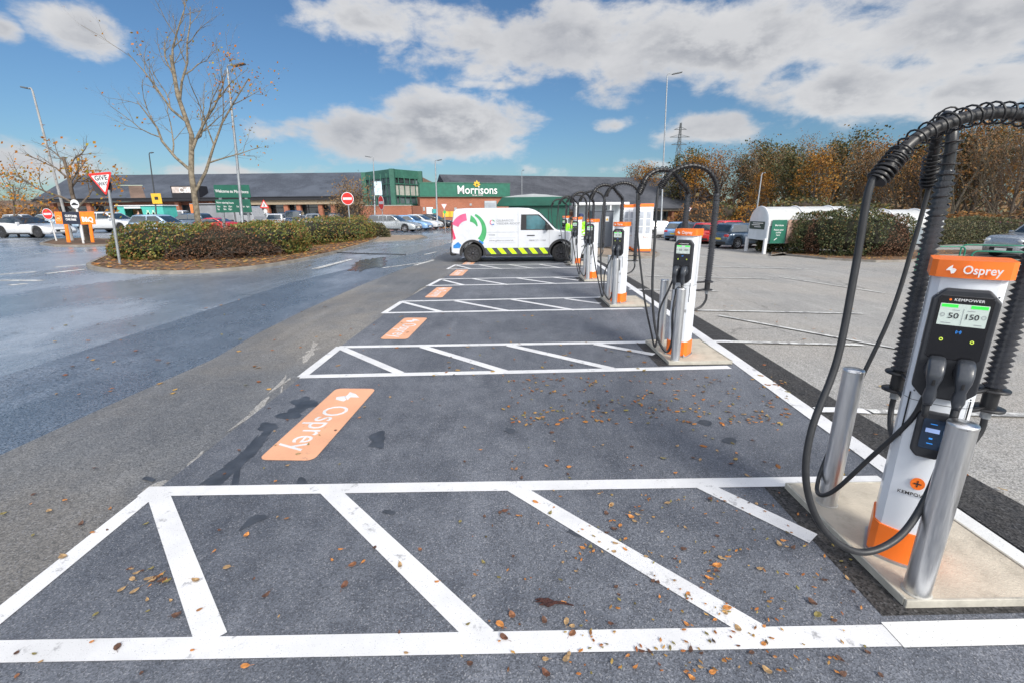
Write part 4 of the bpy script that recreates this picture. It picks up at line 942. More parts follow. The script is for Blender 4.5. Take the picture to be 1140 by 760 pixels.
# small round car sign
base=Vector((AX(87.5,24.9,250),24.9)); c=AT(84.5,227.5,24.9); t=sign_pole('round_sign','round white sign with a black car symbol behind the orange car park sign',base,c.z,.05,lean=(c.x-base.x,0),m_=mat('white_post',(.6,.6,.6),.5)); M=Matrix.Translation((c.x-base.x,-.06,c.z-t.location.z))@Matrix.Rotation(PI/2,4,'X')
m=MB(); m.lathe([(.23,0),(.23,.012)],28,M=M); m.build('face',SWHITE,t); m=MB(); m.prism([(-.17,-.06),(.17,-.06),(.17,.0),(.10,.01),(.05,.07),(-.08,.07),(-.12,.01),(-.17,0)],'z',.012,.016,0,M); m.build('pictogram',BLET,t)
m=MB(); m.prism([(-.30,-.04),(.30,-.04)][:1]+[(.30,-.04),(.30,.0),(-.30,0)],'z',.0,.0,0,M) if False else None
# car park sign board (DIY store)
Y=24.6; xa=AX(61.5,Y,243); xb=AX(106.5,Y,243); t=thing('car_park_sign','orange and black customer car park board on two orange legs and two white posts','sign',((xa+xb)/2,Y,zg(xa)))
def PX(px,py,Yq=Y,t_=None): 
    t_=t_ or t; v=AT(px,py,Yq); return (v.x-t_.location.x,v.z-t_.location.z)
OR2=mat('board_orange',(.86,.20,.01),.45); NAVY=mat('board_navy',(.012,.016,.035),.45)
def quad(name,pts,m_,y0=-.01,y1=.01,par=None,tt=None):
    q=MB(); q.prism([PX(p[0],p[1],t.location.y) for p in pts],'y',y0,y1); return q.build(name,m_,par or t)
b1=quad('logo_panel',[(60.5,236),(68.5,236.2),(70.5,249.8),(62.5,249.5)],OR2); quad('name_panel',[(68.5,236.2),(88,236.2),(90.3,250),(70.5,249.8)],NAVY); quad('brand_panel',[(88,236),(104.5,235.8),(106.8,250),(90.3,250.2)],OR2)
for l in ([(72,250),(75.5,250),(79,270),(75.5,270)],[(99.5,250),(102.5,250),(105.5,270),(102.2,270)]): quad('leg',l,OR2,-.05,.0)
for l in ([(70.5,250),(72,250),(76.5,267),(75,267)],[(88.5,250),(90,250),(93,267.5),(91.7,267.5)]): quad('post',l,SWHITE,.02,.07)
def T(s,px,py,size,m_,bold=.0,sx=1,tt=None,yy=-.016,rot=0,space=1.0,name='lettering'):
    tt=tt or t; v=PX(px,py,tt.location.y,tt); text(name,s,size,m_,tt,Matrix.Translation((v[0],yy,v[1]))@Matrix.Rotation(rot,4,'Y')@Matrix.Rotation(PI/2,4,'X'),bold,space,sx)
T('CUSTOMER',79.2,241,.155,WLET,.005,.85,space=.9,rot=R(3)); T('CAR PARK',79.4,244.8,.155,WLET,.005,.85,space=.9,rot=R(3)); T('B&Q',97.6,244.8,.33,WLET,.014,.95,space=.9,rot=R(2))
q=MB(); v=PX(65.5,243.5); q.tube([(v[0]+.14*math.cos(a*PI/8),-.014,v[1]+.14*math.sin(a*PI/8)) for a in range(17)],.014,6,cap=False); q.box((v[0],-.014,v[1]),(.16,.01,.10)); q.build('logo',mat('pale_orange',(.85,.45,.25),.5),t)
# welcome board
Y=27; t=thing('welcome_sign','green two panel store welcome sign with opening hours on grey legs','sign',(AX(258,Y,240),Y,zg(AX(258,Y)))) 
quad('upper_board',[(237.8,206.2),(277,206.2),(279.3,220.3),(239.8,220.3)],SGREEN,-.02,.02); quad('lower_board',[(239.6,222.6),(278.2,222.0),(280.6,236.6),(241.2,237.0)],SGREEN,-.02,.02)
for l in ([(246,237),(249,237),(251,257),(248,257)],[(274.5,237),(277,237),(279.5,257),(277,257)],[(243,220),(246,220),(246.6,223),(243.6,223)],[(272,220),(275,220),(275.5,223),(272.5,223)]): quad('leg',l,GALV,.02,.08)
T('Welcome to Morrisons',258.3,213.6,.225,WLET,.004,.92,yy=-.024,rot=R(2),space=.95); T('Store opening hours',250.8,226.0,.14,WLET,.002,.9,yy=-.024,rot=R(2),space=.95)
for px,l in((243.7,('Mon','Sat')),(250.8,('8am','8am')),(256.5,('10pm','10pm')),(265,('Sun','')),(271,('10am','')),(276,('4pm',''))):
    for k,s in enumerate(l):
        if s: T(s,px,230.3+k*3.0,.13,WLET,.002,.8,yy=-.024,rot=R(2),space=.9)
# warning triangle
Y=31; base=Vector((AX(297,Y,250),Y)); c=AT(294.4,228,Y); t=sign_pole('warning_sign','red bordered warning triangle with a walking figure above a small round plate',base,c.z,.035,lean=(c.x-base.x,0))
w=.62; TT=Matrix.Translation((c.x-base.x,-.05,c.z-t.location.z))@Matrix.Rotation(PI,4,'Y')
m=MB(); m.prism(rtri(w,1,.05),'y',0,.012,0,TT); m.build('red_border',RED,t); m=MB(); m.prism(rtri(w,.70,.03),'y',-.003,0,0,TT); m.build('face',SWHITE,t)
m=MB(); TP=Matrix.Translation((c.x-base.x,-.055,c.z-t.location.z-.04)); m.tube([(0,0,.06),(.01,0,-.01)],.022,6,M=TP); m.tube([(.01,0,-.01),(-.04,0,-.09)],.014,6,M=TP); m.tube([(.01,0,-.01),(.05,0,-.09)],.014,6,M=TP); m.lathe([(.001,.07),(.02,.085),(.001,.11)],8,M=TP); m.build('pictogram',BLET,t)
m=MB(); m.lathe([(.13,0),(.13,.01)],20,M=Matrix.Translation((c.x-base.x+.03,-.05,c.z-t.location.z-.42))@Matrix.Rotation(PI/2,4,'X')); m.build('round_plate',SWHITE,t)
# white triangles (backs of give way signs)
def small_tri(label,px,py,pxb,Y,w):
    base=Vector((AX(pxb,Y,245),Y)); c=AT(px,py,Y); t=sign_pole('give_way_sign',label,base,c.z,.05,lean=(c.x-base.x,0)); TT=Matrix.Translation((c.x-base.x,-.07,c.z-t.location.z))
    m=MB(); m.prism(rtri(w,1,.06),'y',0,.014,0,TT); m.build('border',mat('faded_red_border',(.62,.30,.30),.5),t); m=MB(); m.prism(rtri(w,.80,.05),'y',-.004,0,0,TT); m.build('face',SWHITE,t); return t
q=small_tri('small white triangular give way sign in front of the brick store wall',494.5,230,495.5,50,.62*1.05)
m=MB(); m.lathe([(.16,0),(.16,.01)],18,M=Matrix.Translation((.0,-.07,AT(494,236.5,50).z-q.location.z))@Matrix.Rotation(PI/2,4,'X')); m.build('green_disc',mat('bright_green_disc',(.05,.42,.12),.5),q)
small_tri('small white triangular give way sign beyond the second charging point',766.5,234,765,45,.55)
# ------------------------------------------------------------------ street furniture near the chargers
GREYC=mat('cabinet_grey',(.085,.10,.125),.45,0,.06,2)
def cabinet_box(name,label,px0,px1,pyb,pyt,D,m_,Y=None):
    a=G(px0,pyb); Y=Y or a.y; x0=AX(px0,Y,258); x1=AX(px1,Y,258); z0=zg(x0)+.08; z1=AT(px0,pyt,Y).z
    t=thing(name,label,'cabinet',((x0+x1)/2,Y+D/2,z0)); return t,x1-x0,z1-z0
t,w,h=cabinet_box('electrical_cabinet','dark grey steel electrical cabinet with a yellow warning label','658' and 658,682,276,236,.7,GREYC,Y=25.2)
m=MB(); m.box((0,0,h/2),(w,.7,h)); m.build('housing',GREYC,t,.01,1); m=MB(); m.box((0,-.36,h/2-.03),(.006,.01,h*.95)); m.box((-w/2+.02,-.36,h/2),(.01,.01,h*.95)); m.build('door_gap',BLACKP,t)
m=MB(); m.box((0,0,h+.03),(w+.06,.76,.06)); m.build('lid',GREYC,t,.01,1)
m=MB(); m.box((w*.22,-.354,h*.79),(.20,.006,.26)); wl=m.build('warning_label',SWHITE,t); m=MB(); m.prism([(w*.22-.07,h*.79-.07),(w*.22+.07,h*.79-.07),(w*.22,h*.79+.06)],'y',-.361,-.357); m.build('warning_triangle',YEL,wl)
m=MB(); m.box((w*.05,-.37,h*.45),(.03,.04,.14)); m.build('handle',BLACKP,t)
def power_cabinet(label,px0,px1,Y,pyt=227.5):
    x0=AX(px0,Y,250); x1=AX(px1,Y,250); z0=zg(x0)+.05; zt=AT(px0,pyt,Y).z; w=x1-x0; h=zt-z0
    t=thing('power_cabinet',label,'power cabinet',((x0+x1)/2,Y+.4,z0),0,'white and orange charging power cabinets')
    m=MB(); m.box((0,0,.04),(w-.04,.76,.08)); m.build('foot',GREYC,t); m=MB(); m.box((0,0,h/2),(w,.8,h-.16)); m.build('housing',WHITE,t,.012,2)
    m=MB(); m.box((0,0,h-.06),(w+.015,.815,.15)); m.build('top_band',ORANGE,t,.012,2); m=MB(); m.box((0,0,.13),(w+.008,.808,.13)); m.build('bottom_band',ORANGE,t,.012,2)
    V=mat('vent_grey',(.33,.36,.42),.5)
    for cx in(-w*.22,w*.22):
        for k in range(3):
            m=MB(); zc=h*.84-k*h*.155
            for j in range(7): m.box((cx,-.405,zc-j*.045),(w*.26,.012,.028))
            m.build('louvre',V,t)
    m=MB(); m.box((0,-.403,h*.52),(.006,.01,h*.78)); m.build('door_gap',GREYC,t)
    text('lettering','Osprey',.09,mat('lettering_orange_dim',(.6,.25,.12),.5),t,Matrix.Translation((w*.12,-.408,h*.33))@Matrix.Rotation(PI/2,4,'X'))
power_cabinet('white louvred power cabinet with orange bands, right of the pair',708.5,726.5,22.9); power_cabinet('white louvred power cabinet with orange bands, left of the pair',693,707.2,24.1,228.5)
# low raised bed under the cabinets
def kerb_bed(name,poly,h=.11,label_soil='planting_bed',kw=.13,soil=SOIL):
    m=MB(); n=len(poly)
    P=[Vector(p[:2]) for p in poly]; c=sum(P,Vector((0,0)))/n
    ar=sum(p[0]*q[1]-q[0]*p[1] for p,q in zip(P,P[1:]+P[:1]))
    if ar<0: P=P[::-1]
    inn=[]
    for i in range(n):
        a,b,d=P[i-1],P[i],P[(i+1)%n]; t=((b-a).normalized()+(d-b).normalized()); t=t.normalized() if t.length>1e-6 else (d-b).normalized(); inn.append(b+Vector((-t.y,t.x))*kw)
    for i in range(n):
        j=(i+1)%n; a,b,ai,bi=P[i],P[j],inn[i],inn[j]; za,zb=zg(a.x),zg(b.x)
        m.add([(a.x,a.y,za-.02),(b.x,b.y,zb-.02),(b.x+(bi.x-b.x)*.12,b.y+(bi.y-b.y)*.12,zb+h),(a.x+(ai.x-a.x)*.12,a.y+(ai.y-a.y)*.12,za+h),(bi.x,bi.y,zb+h),(ai.x,ai.y,za+h),(bi.x,bi.y,zb+h-.05),(ai.x,ai.y,za+h-.05)],[(0,1,2,3),(3,2,4,5),(5,4,6,7)])
    k=m.build('kerb',KERBM); tag(k,kind='structure')
    s=MB(); drape(s,[(p.x,p.y) for p in inn],h-.03); o=s.build(name,soil); tag(o,kind='structure'); return inn
BED=mat('dusty_gravel',(.26,.20,.15),.95,0,.25,4,.6,40,dirt=.2)
kerb_bed('raised_bed',[G(640,284),G(700,288.5),G(727,288),G(735,284),(7.2,25.5),(4.5,28),(2.6,28)],.10,soil=BED)
# trolley rail hoops
GRN=mat('rail_green',(.012,.16,.10),.4,0,.1,5)
def hoop(label,p,q,h=1.0):
    z=zg(p[0]); t=thing('guard_rail',label,'guard rail',(p[0],p[1],z),math.atan2(q[1]-p[1],q[0]-p[0]),'green hoop rails by the trolley park'); L=math.hypot(q[0]-p[0],q[1]-p[1])
    P=[(0,0,0),(0,0,h-.16)]+[(.16-.16*math.cos(a*PI/12),0,h-.16+.16*math.sin(a*PI/12)) for a in range(1,7)]+[(L-.16+.16*math.sin(a*PI/12),0,h-.16+.16*math.cos(a*PI/12)) for a in range(0,7)]+[(L,0,0)]
    m=MB(); m.tube(P,.028,10); m.build('hoop',GRN,t); m=MB(); m.tube([(0,0,h*.45),(L,0,h*.45)],.018,8); m.build('mid_rail',GRN,t)
hoop('green hoop rail nearest the hedge, left of the three',G(1018,304),G(1068,304.5)); hoop('long green hoop rail behind, in front of the silver off roader',G(1064,301),G(1150,304)); hoop('green hoop rail directly above the orange cap of the nearest charging point',G(1075,310),G(1135,312.5),.95)
# ------------------------------------------------------------------ store buildings
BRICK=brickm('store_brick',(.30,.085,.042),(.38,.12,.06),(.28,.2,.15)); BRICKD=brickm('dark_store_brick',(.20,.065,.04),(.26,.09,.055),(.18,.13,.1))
SLATE=tilem('roof_tiles',(.036,.040,.050),(.060,.064,.076)); SLATE2=tilem('roof_tiles_blue',(.040,.048,.066),(.058,.068,.088)); BRTILE=tilem('brown_tiles',(.10,.065,.045),(.14,.09,.065))
FASC=mat('dark_fascia',(.012,.012,.016),.6); DGLASS=mat('shop_glass',(.02,.03,.035),.08,0,.6,.5,coat=.5); BEIGE=mat('beige_soffit',(.30,.24,.17),.8); CONCB=mat('pale_band',(.35,.33,.30),.8)
GLZ=mat('tower_glass',(.10,.13,.14),.05,0,.8,.25,coat=.6); GUT=mat('grey_gutter',(.16,.17,.18),.5)
# left wing
x0,x1=AX(36,80,222),AX(432,80,222); z=.5; t=thing('shop_building','long single storey brick shops with dark slate hipped roof on the left','building',((x0+x1)/2,80,z)); X0,X1=x0-t.location.x,x1-t.location.x; ze=AT(36,222.5,80).z-z; zr=AT(300,193.3,92).z-z; hip=AX(80,92,193)-t.location.x
m=MB(); m.add([(X0,0,ze),(X1,0,ze),(X1,12,zr),(hip,12,zr),(X1,24,ze),(X0,24,ze)],[(0,1,2,3),(2,4,5,3),(0,3,5),(0,5,4,1),(1,4,2)]); m.build('roof',SLATE2,t)
m=MB(); m.box(((X0+X1)/2,.0,ze-.25),(X1-X0,.5,.5)); m.box(((X0+X1)/2,-.3,ze+.02),(X1-X0,.14,.12)); m.build('fascia_board',FASC,t)
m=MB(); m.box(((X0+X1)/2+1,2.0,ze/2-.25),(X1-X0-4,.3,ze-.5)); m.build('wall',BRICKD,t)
m=MB(); m.box((X0+3,2.2,1.6),(2,.1,3)); 
bays=[(36,60),(62,100),(104,130),(200,236),(240,275),(280,318),(322,356),(360,400)]
for a,b in bays:
    xa,xb=AX(a,82,235)-t.location.x,AX(b,82,235)-t.location.x; m=MB(); m.box(((xa+xb)/2,1.82,1.45),(xb-xa,.06,2.9)); g=m.build('shop_window',DGLASS,t); m=MB()
    nn=max(2,int((xb-xa)/1.6))
    for k in range(nn+1): m.box((xa+(xb-xa)*k/nn,1.76,1.45),(.09,.08,2.9))
    m.box(((xa+xb)/2,1.76,2.3),(xb-xa,.07,.09)); m.build('frame',FASC,g)
for px in (62,102,200,238,278,299,320,334,358,372,404):
    xx=AX(px,81,235)-t.location.x; m=MB(); m.box((xx,.9,ze/2-.3),(.7,.7,ze-.6)); m.build('pillar',BRICK,t,.01,1)
xa,xb=AX(275,81,228)-t.location.x,X1; m=MB(); m.box(((xa+xb)/2,.35,ze-.85),(xb-xa,.3,.7)); m.build('canopy_band',BEIGE,t)
# dormer sign and brown patch on the roof
def on_roof(px,py,out=0):
    r=ray(px,py); # plane: z = z0 + (y-80)*(zr-ze)/12
    k=(zr-ze)/12; z0=z+ze+out
    s=(z0-CAMH-80*k)/(r.z-k*r.y); return Vector((r.x*s-t.location.x,r.y*s-80,CAMH+r.z*s-z))
m=MB(); a,b,c,d=on_roof(146,222),on_roof(163,222),on_roof(158,207.5),on_roof(143,207.5); U=Vector((0,-.05,.05)); m.poly([a+U,b+U,c+U,d+U]); m.build('roof_patch',BRTILE,t)
a,b=on_roof(133,207.2),on_roof(159,207.2); m=MB(); m.tube([a+U,b+U],.09,6); m.build('roof_rail',mat('pale_rail',(.35,.40,.33),.6),t)
YD=-0.3; p0=AT(192,222.5,79.6)-t.location; p1=AT(222.5,222.5,79.6)-t.location; p2=AT(222.5,207,79.6)-t.location
m=MB(); m.box(((p0.x+p1.x)/2,.9,(ze+p2.z)/2-.2),(p1.x-p0.x,2.4,p2.z-ze+.4)); dm=m.build('dormer',FASC,t); m=MB(); m.prism([(p0.x+.2,ze+.8),(p1.x-.6,ze+.8),(p1.x-.1,p2.z-.15),(p0.x+.2,p2.z-.15)],'y',-.36,-.31); m.build('sign_panel',mat('mottled_sign',(.42,.36,.33),.6,0,.5,1.2,dirt=.3),t)
text('sign_letters','Café',1.15,WLET,t,Matrix.Translation(((p0.x+p1.x)/2+.1,-.38,(ze+p2.z)/2+.25))@Matrix.Rotation(PI/2,4,'X'),.02)
# green tower
Yc=66; c0=AT(436,188.2,Yc); aL=Vector((AX(403.5,71,192),71.5,0)); aR=Vector((AX(465.5,69.5,191),70.5,0)); zt=c0.z; t=thing('entrance_tower','green framed glass entrance tower between the two store wings','tower',(c0.x,Yc,0)); O=Vector((c0.x,Yc,0)); L_=aL-O; L_.z=0; R_=aR-O; R_.z=0
m=MB(); P4=[Vector((0,0,0)),R_,R_+L_,L_]
def wallq(mb,a,b,z0,z1,th=.3,off=0):
    d=(b-a); n=Vector((d.y,-d.x,0)).normalized(); a1=a+n*off; b1=b+n*off; mb.add([a1+Vector((0,0,z0)),b1+Vector((0,0,z0)),b1+Vector((0,0,z1)),a1+Vector((0,0,z1)),a1-n*th+Vector((0,0,z0)),b1-n*th+Vector((0,0,z0)),b1-n*th+Vector((0,0,z1)),a1-n*th+Vector((0,0,z1))],[(0,1,2,3),(7,6,5,4),(0,4,5,1),(1,5,6,2),(2,6,7,3),(3,7,4,0)])
Z0=Vector(); 
for a,b in ((L_,Z0),(Z0,R_)): wallq(m,a,b,zt-1.1,zt,.4)
for a,b in ((R_,R_+L_),(R_+L_,L_)): wallq(m,a,b,0,zt,.4)
for q in (L_,Z0,R_): m.box((q.x,q.y,zt/2),(.65,.65,zt))
m.box((R_.x*.5,R_.y*.5,2.9),(R_.length,.35,.35),rz=math.atan2(R_.y,R_.x)); m.build('frame',TGREEN,t)
m=MB(); wallq(m,L_,Z0,0,zt-1.1,.1,-.25); m.build('side_glazing',GLZ,t); m=MB(); wallq(m,Z0,R_,0,zt-1.1,.1,-.25); m.build('front_glazing',GLZ,t)
m=MB(); wallq(m,R_*.12,R_*.92,4.2,5.6,.06,-.13); m.build('pale_panel',mat('pale_panel',(.38,.38,.34),.6,0,.2,.5),t)
m=MB()
for k in range(1,5): 
    q=R_*(k/5); m.box((q.x,q.y+.1,zt/2),(.12,.12,zt-1)); 
    q=L_*(k/5); m.box((q.x,q.y,zt/2),(.12,.12,zt-1))
for zz in(4.1,5.7): m.box((R_.x*.5,R_.y*.5,zz),(R_.length,.2,.12),rz=math.atan2(R_.y,R_.x)); m.box((L_.x*.5,L_.y*.5,zz),(L_.length,.2,.12),rz=math.atan2(L_.y,L_.x))
m.build('mullions',TGREEN,t)
m=MB(); m.add([Z0+Vector((0,0,zt-.05)),R_+Vector((0,0,zt-.05)),R_+L_+Vector((0,0,zt-.05)),L_+Vector((0,0,zt-.05))],[(0,1,2,3)]); m.build('roof',GUT,t)
# low brick wall block in front of the tower
t=thing('brick_wall','low red brick enclosure wall in front of the green tower','wall',(AX(432,58,240),58,0)); xa,xb=AX(405,58,240)-t.location.x,AX(459,58,240)-t.location.x; h=AT(430,229.5,58).z; m=MB(); m.box(((xa+xb)/2,0,h/2),(xb-xa,.4,h)); m.box((xb-.2,3,h/2),(.4,6,h)); m.build('wall',BRICK,t); m=MB(); m.box(((xa+xb)/2,0,h+.04),(xb-xa+.1,.5,.09)); m.build('coping',CONCB,t)
# store front with name
A=Vector((AT(466,204,66).x,66,0)); Bv=Vector((AT(806,231,83).x,83.5,0)); D=(Bv-A).normalized(); ang=math.atan2(D.y,D.x); N=Vector((D.y,-D.x,0))
t=thing('supermarket','brick supermarket with dark tiled roof and green sign fascia carrying the store name','building',(A.x,A.y,0),ang)
def loc(px,py,off=0): # to local of supermarket plane offset 'off' towards camera
    a=A+N*off; p=ONL(px,py,a,a+D); d=p-A; return Vector((d.dot(D),-off,p.z))
s1=loc(566.5,212).x; zt0=loc(490,204.3).z; zb0=loc(490,218.9).z; Ltot=(Bv-A).length
m=MB(); m.box((s1/2,-.0,(zb0)/2),(s1,.5,zb0)); m.box((s1/2,1.2,zb0/2),(s1,2,zb0-.1)); m.build('wall',BRICK,t)
m=MB(); m.box((s1/2,-.1,(zt0+zb0)/2),(s1,.9,zt0-zb0)); m.build('sign_fascia',SGREEN,t,.03,1)
m=MB(); m.box((s1/2,-.1,zt0+.05),(s1+.1,1.0,.10)); m.box((s1/2,-.13,zb0-.04),(s1+.1,.95,.09)); m.build('fascia_trim',TGREEN,t)
c=loc(531.5,212.6,.6); hgt=abs(loc(531,208.5,.6).z-loc(531,217,.6).z); RXm=Matrix.Rotation(PI/2,4,'X')
wtx=loc(552.8,213,.6).x-loc(508.8,213,.6).x; o=text('store_name','Morrisons',1.0,WLET,t,Matrix.Identity(4),.008,1.0,1,.05); bb=[v.co for v in o.data.vertices]; w0=max(v.x for v in bb)-min(v.x for v in bb); k=wtx/w0
o.data.transform(Matrix.Translation((c.x,-.60,c.z+.05))@RXm@Matrix.Scale(k,4)@Matrix.Scale(1.12,4,(0,1,0)))
o=text('store_strapline','Since 1899',.30,WLET,t,Matrix.Translation((loc(530.5,219).x,-.60,loc(530.5,218.3,.6).z+.08))@RXm,.0,1,1.2,.02)
# yellow crown of petals over the name
cc=loc(530.8,206.0,.62); m=MB()
for a,l in ((90,.62),(45,.55),(135,.55),(5,.52),(175,.52),(-45,.36),(-135,.36)):
    u=Vector((math.cos(R(a)),0,math.sin(R(a)))); v=Vector((-u.z,0,u.x)); P=[u*.10,u*l*.55+v*.16,u*l,u*l*.55-v*.16]; m.prism([((p+Vector((cc.x,0,cc.z))).x,(p+Vector((cc.x,0,cc.z))).z) for p in P],'y',-.66,-.60)
m.build('emblem',YEL,t)
# right wing wall, canopy and roof
zeL=2.6; ridge_off=14.0
def rloc(px,py,back): return loc(px,py,-back)
zr_=rloc(600,196.2,ridge_off).z; xr0=rloc(489,194.5,ridge_off).x; xr1=rloc(771,199.5,ridge_off).x; ze_=loc(806,231.5,1.0).z; 
rf=[Vector((s1+.0,-1.0,ze_)),Vector((Ltot,-1.0,ze_)),Vector((xr1,ridge_off,zr_)),Vector((xr0,ridge_off,zr_)),Vector((xr0,2*ridge_off,ze_)),Vector((Ltot,2*ridge_off+1,ze_))]
kx=(zr_-ze_)/(ridge_off+1); zmid=ze_+kx*(1.6)
m=MB(); a0=Vector((.2 if xr0<0 else xr0,1.0,ze_+kx*2.0))
m.add([rf[0],rf[1],rf[2],Vector((s1,ridge_off,zr_))],[(0,1,2,3)]); m.add([Vector((xr0,1.2,ze_+kx*2.2)),Vector((s1,1.2,ze_+kx*2.2)),Vector((s1,ridge_off,zr_)),Vector((xr0,ridge_off,zr_))],[(0,1,2,3)])
m.add([rf[1],rf[5],rf[2]],[(0,1,2)]); m.add([rf[2],rf[5],rf[4],rf[3]],[(0,1,2,3)]); m.add([Vector((xr0,1.2,ze_+kx*2.2)),rf[3],rf[4],Vector((xr0,1.2,0)),Vector((xr0,2*ridge_off,0))],[(0,1,2),(0,2,4,3)]); m.build('roof',SLATE,t)
m=MB(); m.box(((s1+Ltot)/2,-1.0,ze_-.12),(Ltot-s1,.15,.26)); m.build('gutter',FASC,t)
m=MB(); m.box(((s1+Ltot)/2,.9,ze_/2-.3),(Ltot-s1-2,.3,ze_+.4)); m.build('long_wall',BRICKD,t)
m=MB(); m.box(((s1+Ltot)/2,.0,ze_-.35),(Ltot-s1-1,1.6,.2)); m.build('soffit',BEIGE,t)
for a,b in ((715,728),(728.5,746),(781,800)):
    xa,xb=loc(a,240).x,loc(b,240).x
    if b<760:
        m=MB(); m.box(((xa+xb)/2,.68,1.0),(xb-xa,.06,2.5)); g=m.build('shop_window',DGLASS,t)
        m=MB(); [m.box((xa+(xb-xa)*k/3,.63,1.0),(.08,.06,2.5)) for k in range(4)]; m.build('frame',FASC,g)
for px in (560,600,640,672,747,784,803): 
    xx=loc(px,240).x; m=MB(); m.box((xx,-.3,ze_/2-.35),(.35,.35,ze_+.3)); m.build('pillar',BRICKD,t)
# small fittings on the brick front
for px,py,w,h,mm in ((478.5,236,.9,1.2,SWHITE),(483,235.5,.6,.6,mat('teal_disc',(.03,.30,.30),.5)),(472,233,.25,.5,GALV),(507,232.8,.35,.35,GALV),(524,228,.3,.3,GALV)):
    p=loc(px,py,.3); q=MB(); q.box((p.x,-.30,p.z),(w,.08,h)); q.build('wall_fitting',mm,t)
for px in (497.5,503.5):
    p=loc(px,238.7,.3); q=MB(); q.box((p.x,-.30,p.z),(1.15 if px<500 else 1.0,.06,.75)); q.build('yellow_notice',YEL,t)
# brown pitched roof behind the tower
Y=92; t=thing('distant_roof','brown pitched roof showing behind the green tower','roof',(AX(470,Y,200),Y,0)); P=[(462,194.5),(482,204.5),(490,209),(462,209)]; q=MB(); q.prism([(AT(a,b,Y).x-t.location.x,AT(a,b,Y).z) for a,b in P],'y',0,6); q.prism([(-3,0),(3,0),(3,6.0),(-3,6.0)],'y',.5,5.5); q.build('roof',BRTILE,t)
# ------------------------------------------------------------------ recycling pod (green) with side hatch
PODG=mat('pod_green',(.004,.075,.052),.45,0,.15,1.5,dirt=.15)
Y=31.5; xa,xb=AX(552,Y,235),AX(636,Y,235); z0=zg(xa); t=thing('green_pod','dark green steel service pod with overhanging shallow roof behind the works van','kiosk',((xa+xb)/2,Y+1.3,z0)); w=xb-xa; zt=AT(600,219.5,Y).z-z0; zm=AT(600,228.5,Y).z-z0
m=MB(); m.box((.35,0,zm/2),(w-1.0,2.4,zm)); m.build('body',PODG,t,.02,1); m=MB(); m.prism([(-w/2,zm-.06),(w/2,zm-.06),(w/2-.05,zt-.1),(w/2-.35,zt),(-w/2+.45,zt),(-w/2+.22,zt-.25)],'y',-1.45,1.35); m.build('roof',PODG,t,.03,2)
m=MB(); m.box((.35,-1.21,zm*.45),(.03,.03,zm*.9)); m.box((w*.2,-1.21,zm*.45),(.03,.03,zm*.9)); m.build('panel_seam',BLACKP,t)
m=MB(); m.prism([(-w/2+.5,zt+.0),(w/2-.5,zt+.0),(w/2-1.6,zt+.14),(0,zt+.20),(-w/2+1.4,zt+.12)],'y',-1.2,1.2); m.build('roof_skin',mat('roof_grey',(.36,.38,.40),.5,.2,.1,1),t)
q=thing('air_unit','pale grey ventilation unit standing left of the green pod','ventilation unit',(AX(546,30,236),30.4,zg(0))); h=AT(546,224,30).z; m=MB(); m.box((0,0,h/2),(.75,.8,h)); m.box((-.4,0,h*.35),(.1,.8,h*.7)); m.build('casing',mat('unit_grey',(.42,.45,.47),.4,.3,.1,2),q,.03,1); m=MB(); [m.box((0,-.41,h-.15-k*.09),(.6,.02,.045)) for k in range(7)]; m.build('louvre',mat('vent_grey',(.33,.36,.42),.5),q)
# clear walled shelter behind cabinets
PERSP=mat('perspex',(.50,.56,.62),.15,0,.1,1,coat=.5)
Y=34; xa,xb=AX(640,Y,240),AX(700,Y,240); t=thing('trolley_shelter','pale perspex trolley shelter behind the grey electrical cabinet','shelter',((xa+xb)/2,Y+1,zg(xa))); w=xb-xa; h=AT(665,225.5,Y).z-zg(xa)
m=MB(); m.box((0,0,h-.1),(w,2.2,.2)); m.build('roof',SWHITE,t,.05,2); 
for k in range(4):
    m=MB(); m.box((-w/2+.1+(w-.2)*k/3,-1.0,h/2),(.10,.10,h)); m.build('post',SWHITE,t)
for k in range(3):
    m=MB(); m.box((-w/2+w*(k+.5)/3,1.0,h*.55),(w/3-.15,.02,h*.75)); m.build('panel',PERSP,t)
# curved trolley shelters on the right
def curved_shelter(label,px0,px1,Y,D,pytop,full=True,turn=0):
    x0,x1=AX(px0,Y,240),AX(px1,Y,240); z0=zg(x0); h=AT(px0+8,pytop,Y).z-z0; t=thing('trolley_shelter',label,'shelter',(x0,Y,z0),R(turn),'white curved roof trolley shelters'); Lx=x1-x0
    # vault across depth D : profile in (y,z)
    prof=[(D*.5-D*.5*math.cos(a*PI/12),h-.85+.85*math.sin(a*PI/12)) for a in range(13)]; inner=[(y,zz-.05) for y,zz in prof][::-1]
    prof2=[(0,h-1.02)]+prof+[(D,h-1.02)]+[(D-.05,h-1.02)]+inner+[(.05,h-1.02)]
    m=MB(); m.prism(prof2,'x',.0,Lx,0,None); m.build('vault',mat('shelter_white',(.46,.47,.47),.4,0,.08,.8,dirt=.3),t)
    for k in range(int(Lx/1.9)):
        for yy in(.03,D-.03):
            m=MB(); m.box((.95+k*1.9,yy,h-1.5),(1.8,.015,.92)); m.build('side_panel',mat('clear_panel',(.25,.29,.32),.2,0,.1,1,coat=.4),t)
    for k in range(int(Lx/1.9)+1):
        xx=min(Lx-.02,.02+k*1.9); m=MB(); m.tube([(xx,0,0),(xx,0,h-.85)]+[(xx,y,zz+.02) for y,zz in prof]+[(xx,D,h-.85),(xx,D,0)],.045,8); m.build('hoop_frame',SWHITE,t)
    return t,Lx,h,D
t,Lx,h,D=curved_shelter('curved white trolley shelter with green and brown posters at the left end of the hedge',857,955,26.2,1.9,230.5,turn=3)
